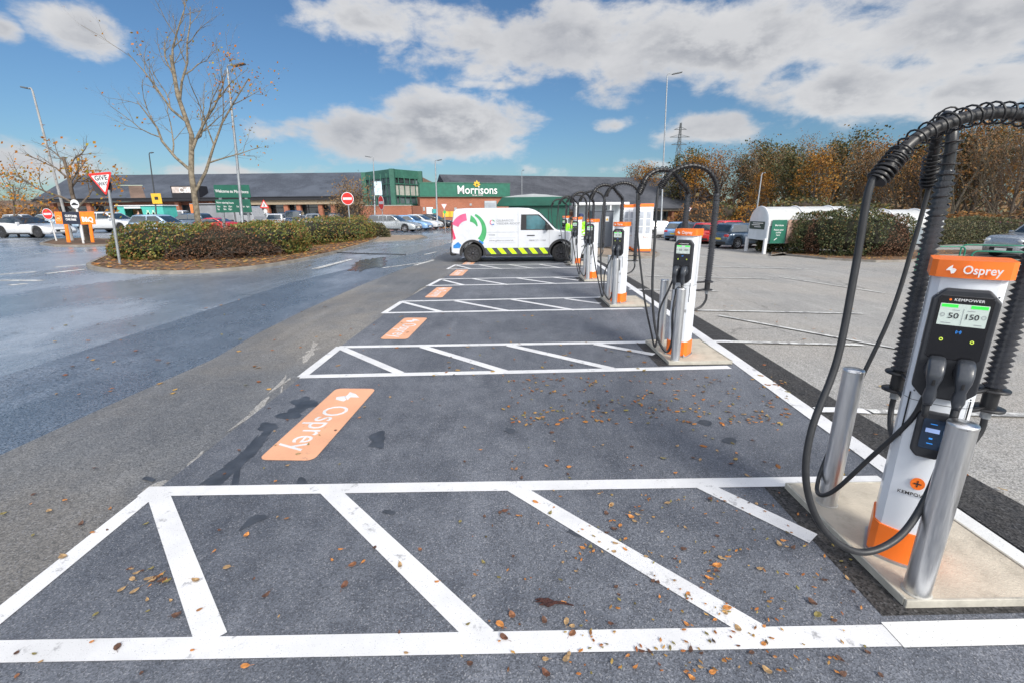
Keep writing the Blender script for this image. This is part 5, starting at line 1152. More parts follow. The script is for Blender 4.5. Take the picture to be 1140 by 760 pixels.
m=MB(); ep=[(-.02+ .0,0)]; 
prof=[(D*.5-D*.5*math.cos(a*PI/12),h-.85+.85*math.sin(a*PI/12)) for a in range(13)]; m.prism([(0,.75)]+prof+[(D,.75)],'x',-.04,.0); m.build('end_panel',PERSP,t)
m=MB(); m.box((-.05,D*.55,h-1.0),(.02,D*.80,.42)); eb=m.build('notice_board',mat('board_dark_green',(.01,.035,.03),.4),t)
for k in range(3): 
    m=MB(); m.box((-.064,D*.5+.2*(k%2),h-.88-k*.10),(.006,D*(.55-.1*k),.04)); m.build('notice_line',WLET,eb)
for k,(u0,u1,c_) in enumerate(((.16,.98,SGREEN),(1.05,2.2,mat('poster_brown',(.34,.22,.17),.5,0,.5,2)),(2.3,3.4,mat('poster_brown',(.34,.22,.17),.5)))):
    m=MB(); m.box(((u0+u1)/2,-.07,h-1.32),(u1-u0,.02,1.25)); pp=m.build('poster',c_,t)
    if k==0:
        RXp=Matrix.Rotation(PI/2,4,'X')
        text('lettering','Morrisons',.13,WLET,pp,Matrix.Translation(((u0+u1)/2,-.083,h-.98))@RXp,.001,1,.9)
        for j,s in enumerate(('Return your','trolley','here')): text('lettering',s,.13,WLET,pp,Matrix.Translation(((u0+u1)/2,-.083,h-1.22-j*.14))@RXp,.001,1,.85)
        m=MB(); m.tube([((u0+u1)/2-.2,-.085,h-1.78),((u0+u1)/2-.05,-.085,h-1.66)],.02,6); m.build('arrow',WLET,pp)
for yy in (0.0,D): 
    m=MB(); m.box((-.05,yy,.42),(.16,.16,.85)); m.build('leg_guard',SWHITE,t,.02,1)
t2=curved_shelter('second curved white trolley shelter showing above the hedge',962,1056,28.0,2.2,234.0,turn=2)
# maroon trailer top beyond the hedge
Y=38; xa,xb=AX(1098,Y,245),AX(1190,Y,245); t=thing('maroon_trailer','maroon vehicle whose roof shows above the hedge at the right edge','trailer',((xa+xb)/2,Y,zg(xa))); h=AT(1120,246,Y).z-zg(xa); m=MB(); m.box((0,0,h/2+.3),(xb-xa,2.2,h-.6)); m.build('body',paint('trailer_maroon',(.20,.012,.05)),t,.15,3); m=MB(); m.box((-2.0,-1.12,h-.35),(2.0,.02,.18)); m.build('stripe',WLET,t)
for wx in (-1.5,1.5): wheel(t,wx,-.95,.33,-1)
# teal kiosk -----------------------------------------------------------
Y=52; xa,xb=AX(131.5,Y,238),AX(182,Y,238); z0=zg(xa); t=thing('food_kiosk','teal catering kiosk with an open serving hatch','kiosk',((xa+xb)/2,Y+1.1,z0)); w=xb-xa; h=AT(150,229.5,Y).z-z0; hx0=AX(139,Y)-t.location.x; hx1=AX(159,Y)-t.location.x
hz0=h*.42;hz1=h*.86
m=MB(); m.box(((-w/2+hx0)/2,-1.0,h/2),(hx0+w/2,.1,h)); m.box(((hx1+w/2)/2,-1.0,h/2),(w/2-hx1,.1,h)); m.box(((hx0+hx1)/2,-1.0,hz0/2),(hx1-hx0,.1,hz0)); m.box(((hx0+hx1)/2,-1.0,(h+hz1)/2),(hx1-hx0,.1,h-hz1)); m.box((0,1.0,h/2),(w,.1,h)); m.box((-w/2+.05,0,h/2),(.1,1.9,h)); m.box((w/2-.05,0,h/2),(.1,1.9,h)); m.build('walls',TEAL,t)
m=MB(); m.box((0,0,h+.03),(w+.3,2.4,.09)); m.build('roof',SWHITE,t); m=MB(); m.box((0,0,.1),(w-.2,1.9,.1)); m.build('floor',BEIGE,t)
m=MB(); m.box(((hx0+hx1)/2,.8,h*.6),(hx1-hx0+1,.1,h*.6)); m.build('back_shelves',mat('shelf_brown',(.35,.20,.10),.7,0,.6,1.5),t)
m=MB(); m.box(((hx0+hx1)/2,-1.15,hz0),(hx1-hx0,.4,.05)); m.build('counter',SWHITE,t)
m=MB(); m.box(((hx0+hx1)/2,-1.09,hz1+.15),(hx1-hx0-.2,.05,.22)); m.build('name_strip',SWHITE,t)
for k,u in enumerate((.62,.74)):
    m=MB(); m.box((w*(u-.5)+.2,-1.07,h*.62),(.22,.03,h*.35)); m.box((w*(u-.5)+.2,-1.07,h*.62),(.42,.03,h*.12)); m.build('painted_figure',mat('pale_teal',(.45,.62,.50),.6),t)
# houses far left
t=thing('distant_house','row of low brown roofed houses at the far left edge','house',(AX(8,120,228),120,0)); xa,xb=-16,10; zt=AT(10,223,120).z; m=MB(); m.box((-3,3,zt*.3),(26,6,zt*.6)); m.build('wall',BRICKD,t); m=MB(); m.prism([(-1,zt*.6),(3.5,zt),(8,zt*.6)],'x',-16,10.5); m.build('roof',BRTILE,t)
# pylon ---------------------------------------------------------------
Y=330; x=AX(757,Y,150); ztop=AT(757,137,Y).z; zb=-1; t=thing('electricity_pylon','distant steel lattice electricity pylon above the autumn trees','pylon',(x,Y,zb)); H_=ztop-zb; m=MB()
def pw(z): u=z/H_; return 3.6*(1-u)**1.3+.4
levels=[H_*k/14 for k in range(15)]
for za,zb_ in zip(levels,levels[1:]):
    a,b=pw(za),pw(zb_)
    for sx,sy in ((1,1),(1,-1),(-1,1),(-1,-1)): m.tube([(sx*a,sy*a,za),(sx*b,sy*b,zb_)],.15,4)
    for s in(-1,1): m.tube([(-a,s*a,za),(b,s*b,zb_)],.12,4); m.tube([(a,s*a,za),(-b,s*b,zb_)],.12,4)
m.build('lattice_tower',mat('pylon_steel',(.11,.12,.13),.7,.2),t); m=MB()
for zz,l in((H_*.93,4),(H_*.85,6.5),(H_*.77,5)):
    m.tube([(-l,0,zz),(l,0,zz)],.2,4); m.tube([(-l,0,zz),(0,0,zz+1.6)],.12,4); m.tube([(l,0,zz),(0,0,zz+1.6)],.12,4)
m.build('cross_arms',MATS['pylon_steel'],t)
# ------------------------------------------------------------------ trees
def branch(mb,p,d,L,r,lvl,maxl,rng,tips,cfg,n=6):
    seg=5 if lvl<maxl else 3; pts=[p.copy()]; rad=[r]; q=p.copy(); dd=d.copy()
    for k in range(seg):
        dd=(dd+Vector((rng.gauss(0,1),rng.gauss(0,1),rng.gauss(0,1)))*cfg['wob']+Vector((0,0,cfg['up']*(.6 if lvl else .2)))).normalized(); q=q+dd*L/seg; pts.append(q.copy()); rad.append(r*(1-(k+1)/seg*(.45 if lvl==0 else .72)))
    mb.tube(pts,rad,max(3,n-lvl*1) if lvl<maxl else 3,cap=False)
    if lvl>=1: tips.extend([(pts[-1],dd),(pts[-2],dd)] if lvl>=maxl-1 else [])
    if lvl>=maxl: tips.append((pts[1],dd)); return
    nb=cfg['nb'][lvl]
    for k in range(nb):
        u=(cfg['st'] if lvl==0 else .2)+(1-(cfg['st'] if lvl==0 else .2))*(k+rng.random()*.7)/nb; u=min(u,.99); i=int(u*seg); f=u*seg-i; bp=pts[i].lerp(pts[i+1],f); br=(rad[i]*(1-f)+rad[i+1]*f)
        az=k*2.4+rng.uniform(-.5,.5); t_=(pts[i+1]-pts[i]).normalized(); a=t_.orthogonal().normalized(); b=t_.cross(a); out=(a*math.cos(az)+b*math.sin(az)); sp=cfg['sp']*rng.uniform(.75,1.2)
        nd=(t_*math.cos(sp)+out*math.sin(sp)).normalized(); branch(mb,bp,nd,L*cfg['lr']*rng.uniform(.75,1.15)*(1.15-.5*u if lvl==0 else 1-.3*u),br*.62,lvl+1,maxl,rng,tips,cfg,n)
def leaves(mb,c,s,rng,flat=False):
    a=Vector((rng.gauss(0,1),rng.gauss(0,1),rng.gauss(0,1))).normalized(); b=a.orthogonal().normalized(); c2=a.cross(b); s*=rng.uniform(.6,1.3); k=rng.uniform(.5,.8)
    mb.add([c-b*s,c-c2*s*k+a*s*.1,c+b*s,c+c2*s*k+a*s*.1],[(0,1,2,3)])
def tree(name,label,loc_,H,r,cfg,seed,bark,leafmat,nleaf,ls,spread=.25,group=None,maxl=3,trunkf=.5,leafsel=None,fit=None):
    rng=random.Random(seed); t=thing(name,label,'tree',loc_,0,group); tips=[]
    m=MB(); tw=MB()
    branch(m,Vector((0,0,-.1)),Vector((cfg.get('lean',0),0,1)).normalized(),H*trunkf,r,0,maxl,rng,tips,cfg,9); m.build('trunk',bark,t)
    if nleaf:
        lm=MB(); cand=[q for q in tips if (leafsel is None or leafsel(q[0],rng))] or tips
        for _ in range(nleaf):
            p,d=rng.choice(cand); leaves(lm,p+Vector((rng.gauss(0,spread),rng.gauss(0,spread),rng.gauss(0,spread*.8))),ls,rng)
        lm.build('crown',leafmat,t)
    if fit:
        zz=max(max(v.co.z for v in c.data.vertices) for c in t.children); t.scale=(fit/zz,)*3
    return t
LYEL=leafm('yellow_orange_leaves',[(0,(.45,.22,.02)),(.5,(.50,.16,.015)),(.8,(.30,.26,.03)),(1,(.20,.07,.02))],.5,.3)
LORA=leafm('rust_leaves',[(0,(.17,.08,.035)),(.4,(.25,.115,.04)),(.7,(.36,.18,.05)),(1,(.13,.085,.05))],.6,.2)
LBRO=leafm('brown_leaves',[(0,(.13,.08,.05)),(.5,(.19,.115,.06)),(.85,(.25,.16,.065)),(1,(.11,.095,.05))],.7,.1)
LGRN=leafm('olive_leaves',[(0,(.05,.06,.025)),(.5,(.085,.09,.035)),(.8,(.14,.11,.04)),(1,(.22,.12,.035))],.6,.15)
LGLD=leafm('golden_leaves',[(0,(.34,.17,.02)),(.5,(.28,.11,.018)),(1,(.20,.13,.03))],.6,.2)
# main bare tree in the hedge island
cfgM=dict(wob=.15,up=.08,nb=[8,5,4,4],st=.30,sp=.60,lr=.60,lean=.22)
pm=Vector((AX(221.5,19.2,256),19.2)); 
def selM(p,rng): return (p.x>1.2 and p.z<8) or rng.random()<.10
tree('bare_tree','tall nearly bare tree with pale trunk rising from the hedge island',(pm.x,pm.y,zg(pm.x)+.05),13.8,.125,cfgM,12,BARK,LYEL,420,.055,.20,None,4,.62,selM)
# island tree by the orange sign
cfgS=dict(wob=.13,up=.05,nb=[7,5,5],st=.38,sp=.8,lr=.62,lean=-.08)
ps=Vector((AX(96,25.5,265),25.6))
tree('yellow_leaved_tree','small spreading tree with golden leaves behind the orange car park sign',(ps.x,ps.y,zg(ps.x)+.05),8.2,.13,cfgS,7,BARKB,LYEL,620,.08,.28,None,3,.56,lambda p,r:p.z<4.0 or r.random()<.06)
ps=Vector((AX(22,31,265),31)); tree('sparse_tree','sparse young tree with scattered yellow leaves at the far left edge',(ps.x,ps.y,zg(ps.x)),5.8,.07,cfgS,9,BARKB,LYEL,260,.075,.28,None,3,.6)
cfgF=dict(wob=.09,up=.10,nb=[9,6,5,4],st=.18,sp=.55,lr=.55)
# bare bush in front of tower
ps=Vector((AX(392,38,250),38)); cfgB=dict(wob=.12,up=.05,nb=[12,7,6],st=.08,sp=.75,lr=.66)
tree('bare_bush','large bushy bare shrub with brownish twigs beside the round no entry sign',(ps.x-.3,ps.y,zg(ps.x)),4.1,.10,cfgB,4,BARKB,LBRO,2600,.055,.30,None,3,.62,None,4.9)
# autumn wood on the right: a few source trees, then copies
protos=[]
specs=[('autumn_tree',13,.20,LORA,1500,.14,.55,BARKB,3),('autumn_tree',14,.18,LBRO,1500,.10,.5,BARKB,4),('autumn_tree',12,.18,LGLD,2300,.14,.6,BARKD,3),('autumn_tree',12,.2,LGRN,5200,.15,.6,BARKD,3),('autumn_tree',14,.16,LBRO,1000,.09,.5,BARK,4),('autumn_tree',13,.2,LORA,1300,.12,.6,BARKD,4)]
KN=['rust leaved','brown twiggy','golden leaved','olive green','nearly bare pale','thin rust coloured']
def place_tree(i,px,Y,pytop,seedrot,label,group):
    nm,H,r,lm,nl,ls,spd,bk,mx=specs[i]; x=AX(px,Y,240); ztop=AT(px,pytop,Y).z-zg(x)
    if protos[i] is None:
        o=tree(nm,label,(x,Y,zg(x)-.1),H,r,cfgF,20+i,bk,lm,nl,ls,spd,group,mx,.72); hh=max((c.dimensions.z if 1 else 0) for c in o.children); bpy.context.view_layer.update(); hh=max(max(v.co.z for v in c.data.vertices) for c in o.children); protos[i]=(o,hh)
    else:
        o=copy_tree(protos[i][0]); o.location=(x,Y,zg(x)-.1)
    k=ztop/protos[i][1]; o.scale=(k*1.05,k*1.05,k); o.rotation_euler=(0,0,seedrot); o['label']=label; o['group']=group; return o
protos=[None]*6
wood=[(0,703,96,178),(2,716,92,177),(3,750,84,158),(2,770,80,166),(5,792,78,152),(1,812,76,150),(5,830,74,153),(4,850,70,150),(1,868,66,146),(0,800,88,160),(2,846,62,183),(4,889,64,141),(3,893,60,152),(1,906,62,146),(4,925,58,146),(0,944,60,150),(1,962,56,152),(2,980,58,149),(4,1000,52,153),(1,1016,50,152),(5,1034,48,140),(4,1056,46,128),(0,1084,46,112),(4,1104,44,118),(1,1126,42,122),(5,1148,42,112),(0,1170,44,110),(4,1190,40,105),(3,1040,58,160),(3,960,66,170),(1,735,98,176),(1,886,76,150),(5,940,70,152),(4,1010,62,150),(1,1074,54,122),(1,1112,52,116),(2,900,56,158),(3,925,64,140),(2,1020,60,146),(3,996,62,138),(3,1062,50,130),(2,1098,56,126),(3,860,72,146),(2,1140,50,128),(3,824,80,158)]
rs=random.Random(2)
dist=['beside the slim lamp post','at the left end of the wood','right of the tall lamp post']
for k,(i,px,Y,py) in enumerate(wood):
    # labels single each out by kind and place from left
    same=[w for w in wood if w[0]==i]; order=sorted(same,key=lambda w:w[1]).index((i,px,Y,py))+1
    ordn=['leftmost','second from the left','third from the left','fourth from the left','fifth from the left','sixth from the left','seventh from the left','eighth from the left','ninth from the left','tenth from the left','eleventh from the left'][order-1]
    place_tree(i,px,Y,py,rs.uniform(0,6.28),'%s tree in the autumn wood, %s of its kind'%(KN[i].capitalize().lower(),ordn),'autumn trees behind the car park')
# understorey shrubs of the wood
def shrub_mesh(name,rx,ry,rz,nl,ls,lm,seed,core=(.03,.022,.015)):
    rng=random.Random(seed); m=MB(); 
    for _ in range(nl):
        a=rng.uniform(0,2*PI); ph=math.acos(rng.uniform(-.1,1)); rr=rng.uniform(.72,1.05)*(1+.22*noise.noise(Vector((math.cos(a)*2+seed,math.sin(a)*2,ph*2)))); p=Vector((rx*rr*math.sin(ph)*math.cos(a),ry*rr*math.sin(ph)*math.sin(a),rz*rr*math.cos(ph))); leaves(m,p,ls,rng)
    return m
shr=[(LORA,'rust'),(LBRO,'brown'),(LGLD,'golden'),(LGRN,'dark olive'),(LBRO,'dull brown')]
sproto=[]
CORE=mat('shrub_core',(.03,.022,.014),.95,0,.4,2)
for i,(lm,nm) in enumerate(shr): 
    m=shrub_mesh('foliage',3.2,2.2,3.0,2400,.13,lm,i+3); sproto.append((m,lm,nm))
made={}
xs=list(range(778,1200,19)); cnt={}
for k,px in enumerate(xs):
    i=[0,3,1,2,4,0,3,1][k%8]; Y=58-(px-778)*.05+rs.uniform(-2,2); x=AX(px,Y,240)
    cnt[i]=cnt.get(i,0)+1; m,lm,nm=sproto[i]; lab='%s shrub at the foot of the autumn wood, number %s counting from the left'%(nm,['one','two','three','four','five','six','seven'][cnt[i]-1])
    if i not in made:
        t=thing('woodland_shrub',lab,'shrub',(x,Y,zg(x))); a=m.build('foliage',lm,t); c=MB(); c.loft([[(2.9*s*math.cos(b*PI/6),1.9*s*math.sin(b*PI/6),z_) for b in range(12)] for z_,s in((0,.9),(1.2,.85),(2.2,.55),(2.6,.2))]); c.build('stems',CORE,t); made[i]=t
    else: t=copy_tree(made[i]); t.location=(x,Y,zg(x))
    s=rs.uniform(.7,1.25)*(1.15 if i==3 else 1); t.scale=(s,s,s*rs.uniform(.8,1.1)*(Y/58)*.95); t.rotation_euler=(0,0,rs.uniform(0,6)); t['label']=lab; t['group']='shrubs at the edge of the wood'
m=MB()
# solid far belt of woodland closing the horizon
rng=random.Random(77)
for k in range(5200):
    px=rng.uniform(770,1230); Y=rng.uniform(78,100); x=AX(px,Y,240); leaves(m,Vector((x,Y,rng.uniform(0,6.5)*rng.uniform(.5,1))),.42,rng)
tag(m.build('woodland_backdrop',LBRO),'brown woodland undergrowth seen between the trunks of the autumn wood','woodland',kind='stuff')
# trees at far left
cnt=0
for (i,px,Y,py,nm) in ((5,6,100,206,'first'),(4,30,96,200,'second'),(1,-14,90,196,'third'),(0,52,105,214,'fourth')):
    place_tree(i,px,Y,py,rs.uniform(0,6),'%s distant autumn tree beyond the car park at the far left'%nm,'distant trees at the far left')
m=MB()
for k in range(2600):
    px=rng.uniform(-60,62); Y=rng.uniform(78,88); leaves(m,Vector((AX(px,Y,240),Y,.6+rng.uniform(0,3.4)*rng.uniform(.5,1))),.22,rng)
o=m.build('far_hedge',LORA); tag(o,'rust brown hedge along the far left boundary','hedge')
t=thing('low_hedge','low dark hedge behind the white convertible','hedge',(AX(14,36,250),36,.6)); m=MB(); 
for k in range(1600): leaves(m,Vector((rng.uniform(-5,3),rng.uniform(-.5,.5),rng.uniform(.05,1.15))),.07,rng)
m.build('foliage',LGRN,t)
# ------------------------------------------------------------------ hedges and islands
HEDGE=leafm('hedge_leaves',[(0,(.05,.07,.02)),(.3,(.09,.125,.03)),(.55,(.17,.18,.045)),(.75,(.27,.22,.06)),(.88,(.20,.09,.045)),(1,(.34,.15,.04))],.5,.15)
HEDGED=leafm('dark_hedge_leaves',[(0,(.035,.05,.022)),(.5,(.07,.085,.035)),(.8,(.11,.12,.05)),(1,(.20,.11,.04))],.55,.12)
HEDGEG=leafm('grey_green_hedge_leaves',[(0,(.05,.06,.03)),(.5,(.10,.105,.05)),(.8,(.15,.14,.07)),(1,(.14,.08,.04))],.55,.12)
TWIG=leafm('dead_brown_twigs',[(0,(.07,.035,.02)),(.5,(.12,.06,.035)),(1,(.17,.10,.06))],.8)
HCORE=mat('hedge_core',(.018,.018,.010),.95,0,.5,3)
def hedge(name,label,path,width,heights,lm,n,ls,seed=1,core=True,dead=None,top_light=None):
    rng=random.Random(seed); P=catmull([Vector((*p[:2],0)) for p in path],8); Ls=[0]
    for a,b in zip(P,P[1:]): Ls.append(Ls[-1]+(b-a).length)
    T_=Ls[-1]; o0=P[0]; t=thing(name,label,'hedge',(o0.x,o0.y,zg(o0.x)))
    def at(s):
        for i in range(len(P)-1):
            if s<=Ls[i+1]: f=(s-Ls[i])/(Ls[i+1]-Ls[i]); p=P[i].lerp(P[i+1],f); d=(P[i+1]-P[i]).normalized(); return p,Vector((-d.y,d.x,0)),d
        d=(P[-1]-P[-2]).normalized(); return P[-1],Vector((-d.y,d.x,0)),d
    def H(s): u=s/T_; return interp([(k/(len(heights)-1),h) for k,h in enumerate(heights)],u)
    def rad(s,a,k=1): # superellipse section with lumps
        u=s/T_; e=min(1,min(s,T_-s)/(width*.45)+.12)**.5; h=H(s)*e; w=width/2*e; ca,sa=math.cos(a),math.sin(a); f=(abs(ca)**3+abs(sa)**3)**(-1/3)
        lump=1+.26*noise.noise(Vector((s*.8+seed*7,a*1.3,0)))+.16*noise.noise(Vector((s*2.3,a*2.6,seed)))
        return w*ca*f*lump*k, max(0,h*.5+h*.5*sa*f*lump*k)
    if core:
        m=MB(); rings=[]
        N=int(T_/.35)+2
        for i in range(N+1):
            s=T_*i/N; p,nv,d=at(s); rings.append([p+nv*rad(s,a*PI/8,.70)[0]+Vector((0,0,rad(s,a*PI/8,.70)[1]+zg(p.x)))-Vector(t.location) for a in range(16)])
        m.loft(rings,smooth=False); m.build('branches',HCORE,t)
    m=MB(); md=MB()
    for _ in range(n):
        s=rng.uniform(0,T_); a=rng.uniform(-1.25,PI+1.25); k=1-abs(rng.gauss(0,.15))+.08; w,h=rad(s,a,k); p,nv,d=at(s)
        q=p+nv*w+d*rng.uniform(-.1,.1)+Vector((0,0,h+zg(p.x)))-Vector(t.location)
        isd=dead and any(abs(s/T_-c)<r_*(1.2-h/H(s)) for c,r_ in dead)
        leaves(md if isd else m,q,ls*(.8 if isd else 1),rng)
    m.build('foliage',lm,t)
    if md.v: md.build('dead_foliage',TWIG,t)
    if dead and seed==3:
        mt=MB()
        for _ in range(160):
            c,r_=rng.choice(dead); s=T_*(c+rng.uniform(-r_,r_)); p,nv,d=at(max(.1,min(T_-.1,s))); q=p-nv*width*.42*(1 if nv.y>0 else -1)+Vector((0,0,rng.uniform(.05,.6)+zg(p.x)))-Vector(t.location); e=q+Vector((rng.gauss(0,.35),-abs(rng.gauss(0,.14)),rng.gauss(0,.25))); e.z=max(.05,e.z); mt.tube([q,q.lerp(e,.5)+Vector((0,0,rng.gauss(0,.05))),e],[.012,.008,.003],4)
        mt.build('dead_twigs',BARKD,t)
    return t
isl=[G(96,297),G(100,300),G(118,303.5),(G(150,305.3)),G(205,305.5),G(262,302),G(300,297.5),G(340,290.5),G(380,281),G(408,272.5),G(420,267.5),G(421,264.5),G(405,262.5),G(330,262),G(230,266),G(150,277),G(110,289)]
islP=catmull([Vector((*p,0)) for p in isl],4)[:-1]
inn=kerb_bed('island_soil',islP,.11)
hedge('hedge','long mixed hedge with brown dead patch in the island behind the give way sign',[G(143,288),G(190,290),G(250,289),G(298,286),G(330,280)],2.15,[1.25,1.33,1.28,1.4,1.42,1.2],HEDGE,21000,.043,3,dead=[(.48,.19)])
hedge('hedge','clipped green hedge at the narrow right end of the island before the bare bush',[G(326,276),G(350,273.5),G(378,270),G(409,264.5)],2.1,[1.35,1.5,1.4,1.45,1.3],HEDGE,10000,.048,4,dead=[(.95,.06)])
hedge('hedge','low far hedge behind the island beyond the round no entry sign',[(AX(352,34),33.0),(AX(384,34),33.6),(AX(428,34),35)],1.6,[1.05,1.1,1.0],HEDGEG,5000,.06,5)
hedge('hedge','dark low hedge right of the warning triangle and left of the bare bush',[(AX(322,31),31),(AX(350,31),32),(AX(372,31),33)],1.4,[.95,1.05,.95],HEDGED,3600,.06,6)
# litter on the island
mb=MB(); poly=[(p.x,p.y) for p in inn]
def inside(x,y,P):
    c=False
    for (ax,ay),(bx,by) in zip(P,P[1:]+P[:1]):
        if (ay>y)!=(by>y) and x<(bx-ax)*(y-ay)/(by-ay)+ax: c=not c
    return c
xs_=[p[0] for p in poly]; ys_=[p[1] for p in poly]; n=0; rng=random.Random(8)
while n<6500:
    x,y=rng.uniform(min(xs_),max(xs_)),rng.uniform(min(ys_),max(ys_))
    if inside(x,y,poly): litter(mb,0,0,.07,.10+rng.random()*.03,Vector((x,y))); n+=1
LEAFI=leafm('drift_leaf_colours',[(0,(.34,.12,.03)),(.3,(.45,.20,.05)),(.5,(.20,.09,.035)),(.7,(.50,.28,.09)),(.85,(.30,.26,.07)),(1,(.12,.06,.03))],.6)
tag(mb.build('island_leaf_litter',LEAFI),'drift of orange brown fallen leaves inside the kerbed island','leaves',kind='stuff')
# small island under the orange sign, and the one under the silver estate
i2=[G(44,272.5),G(60,275),G(95,275.2),G(128,273.8),G(140,270),G(128,267.5),G(90,266.5),G(60,268)]; kerb_bed('sign_island_soil',i2,.10)
i3=[G(378,268.5),G(420,270),G(462,267.5),G(476,264.8),G(470,262.8),G(430,263.0),G(385,264)]; kerb_bed('estate_island_soil',i3,.08,soil=BED)
# right hand hedge bed
ir=[G(860,281),G(875,285),G(920,289.5),G(975,292.5),G(1015,292),G(1050,286),G(1150,284),(27,27),(20,27.5),(15,26.5),(13.4,25)]
irP=ir; kerb_bed('right_bed_soil',irP,.10)
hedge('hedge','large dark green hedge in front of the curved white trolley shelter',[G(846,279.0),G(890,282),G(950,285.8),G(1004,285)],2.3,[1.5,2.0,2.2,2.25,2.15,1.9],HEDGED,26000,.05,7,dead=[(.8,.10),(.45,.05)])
hedge('hedge','sandy green hedge on the right behind the green rails',[G(1022,273),G(1060,271.5),G(1100,270.5),G(1145,270)],2.0,[1.3,1.6,1.75,1.6,1.4],HEDGEG,15000,.05,8)
mb=MB(); poly=[(p[0],p[1]) for p in irP]
for _ in range(1500):
    p=G(rng.uniform(862,1060),rng.uniform(279,293)); 
    if inside(p.x,p.y,poly): litter(mb,0,0,.045,.09+rng.random()*.03,p)
tag(mb.build('right_leaf_litter',LEAFI),'brown fallen leaves under the right hand hedge','leaves',kind='stuff')
# thin sapling with yellow leaves in the right hedge
ps=Vector((*G(985,284),)); tree('yellow_sapling','thin sapling with yellow green leaves growing out of the right hand hedge',(ps.x,ps.y,zg(ps.x)),2.5,.02,cfgS,5,BARKB,leafm('lime_leaves',[(0,(.35,.38,.03)),(1,(.45,.30,.03))],.5,.3),160,.05,.14,None,2,.8)
# cable across the lane
a=G(362,281.5); b=G(452,284.5); m=MB(); pa=[Vector((*a,zg(a.x)+.04)),Vector((*G(400,283.3),zg(-7)+.045)),Vector((*b,zg(b.x)+.04))]; m.tube(catmull(pa,6),.022,6); tag(m.build('ground_cable',RUBBER),'black rubber cable lying across the wet lane','cable')
for px,lab in ((484,'steel hoop stand in front of the brick wall left of the white triangle sign'),(503,'steel hoop stand in front of the brick wall right of the white triangle sign')):
    Y=55; x=AX(px,Y,245); m=MB(); t=thing('cycle_stand',lab,'cycle stand',(x,Y,zg(x))); m.tube(catmull([(-.35,0,0),(-.35,0,.6),(-.2,0,.8),(.2,0,.8),(.35,0,.6),(.35,0,0)],4),.03,6); m.build('hoop',GALV,t)
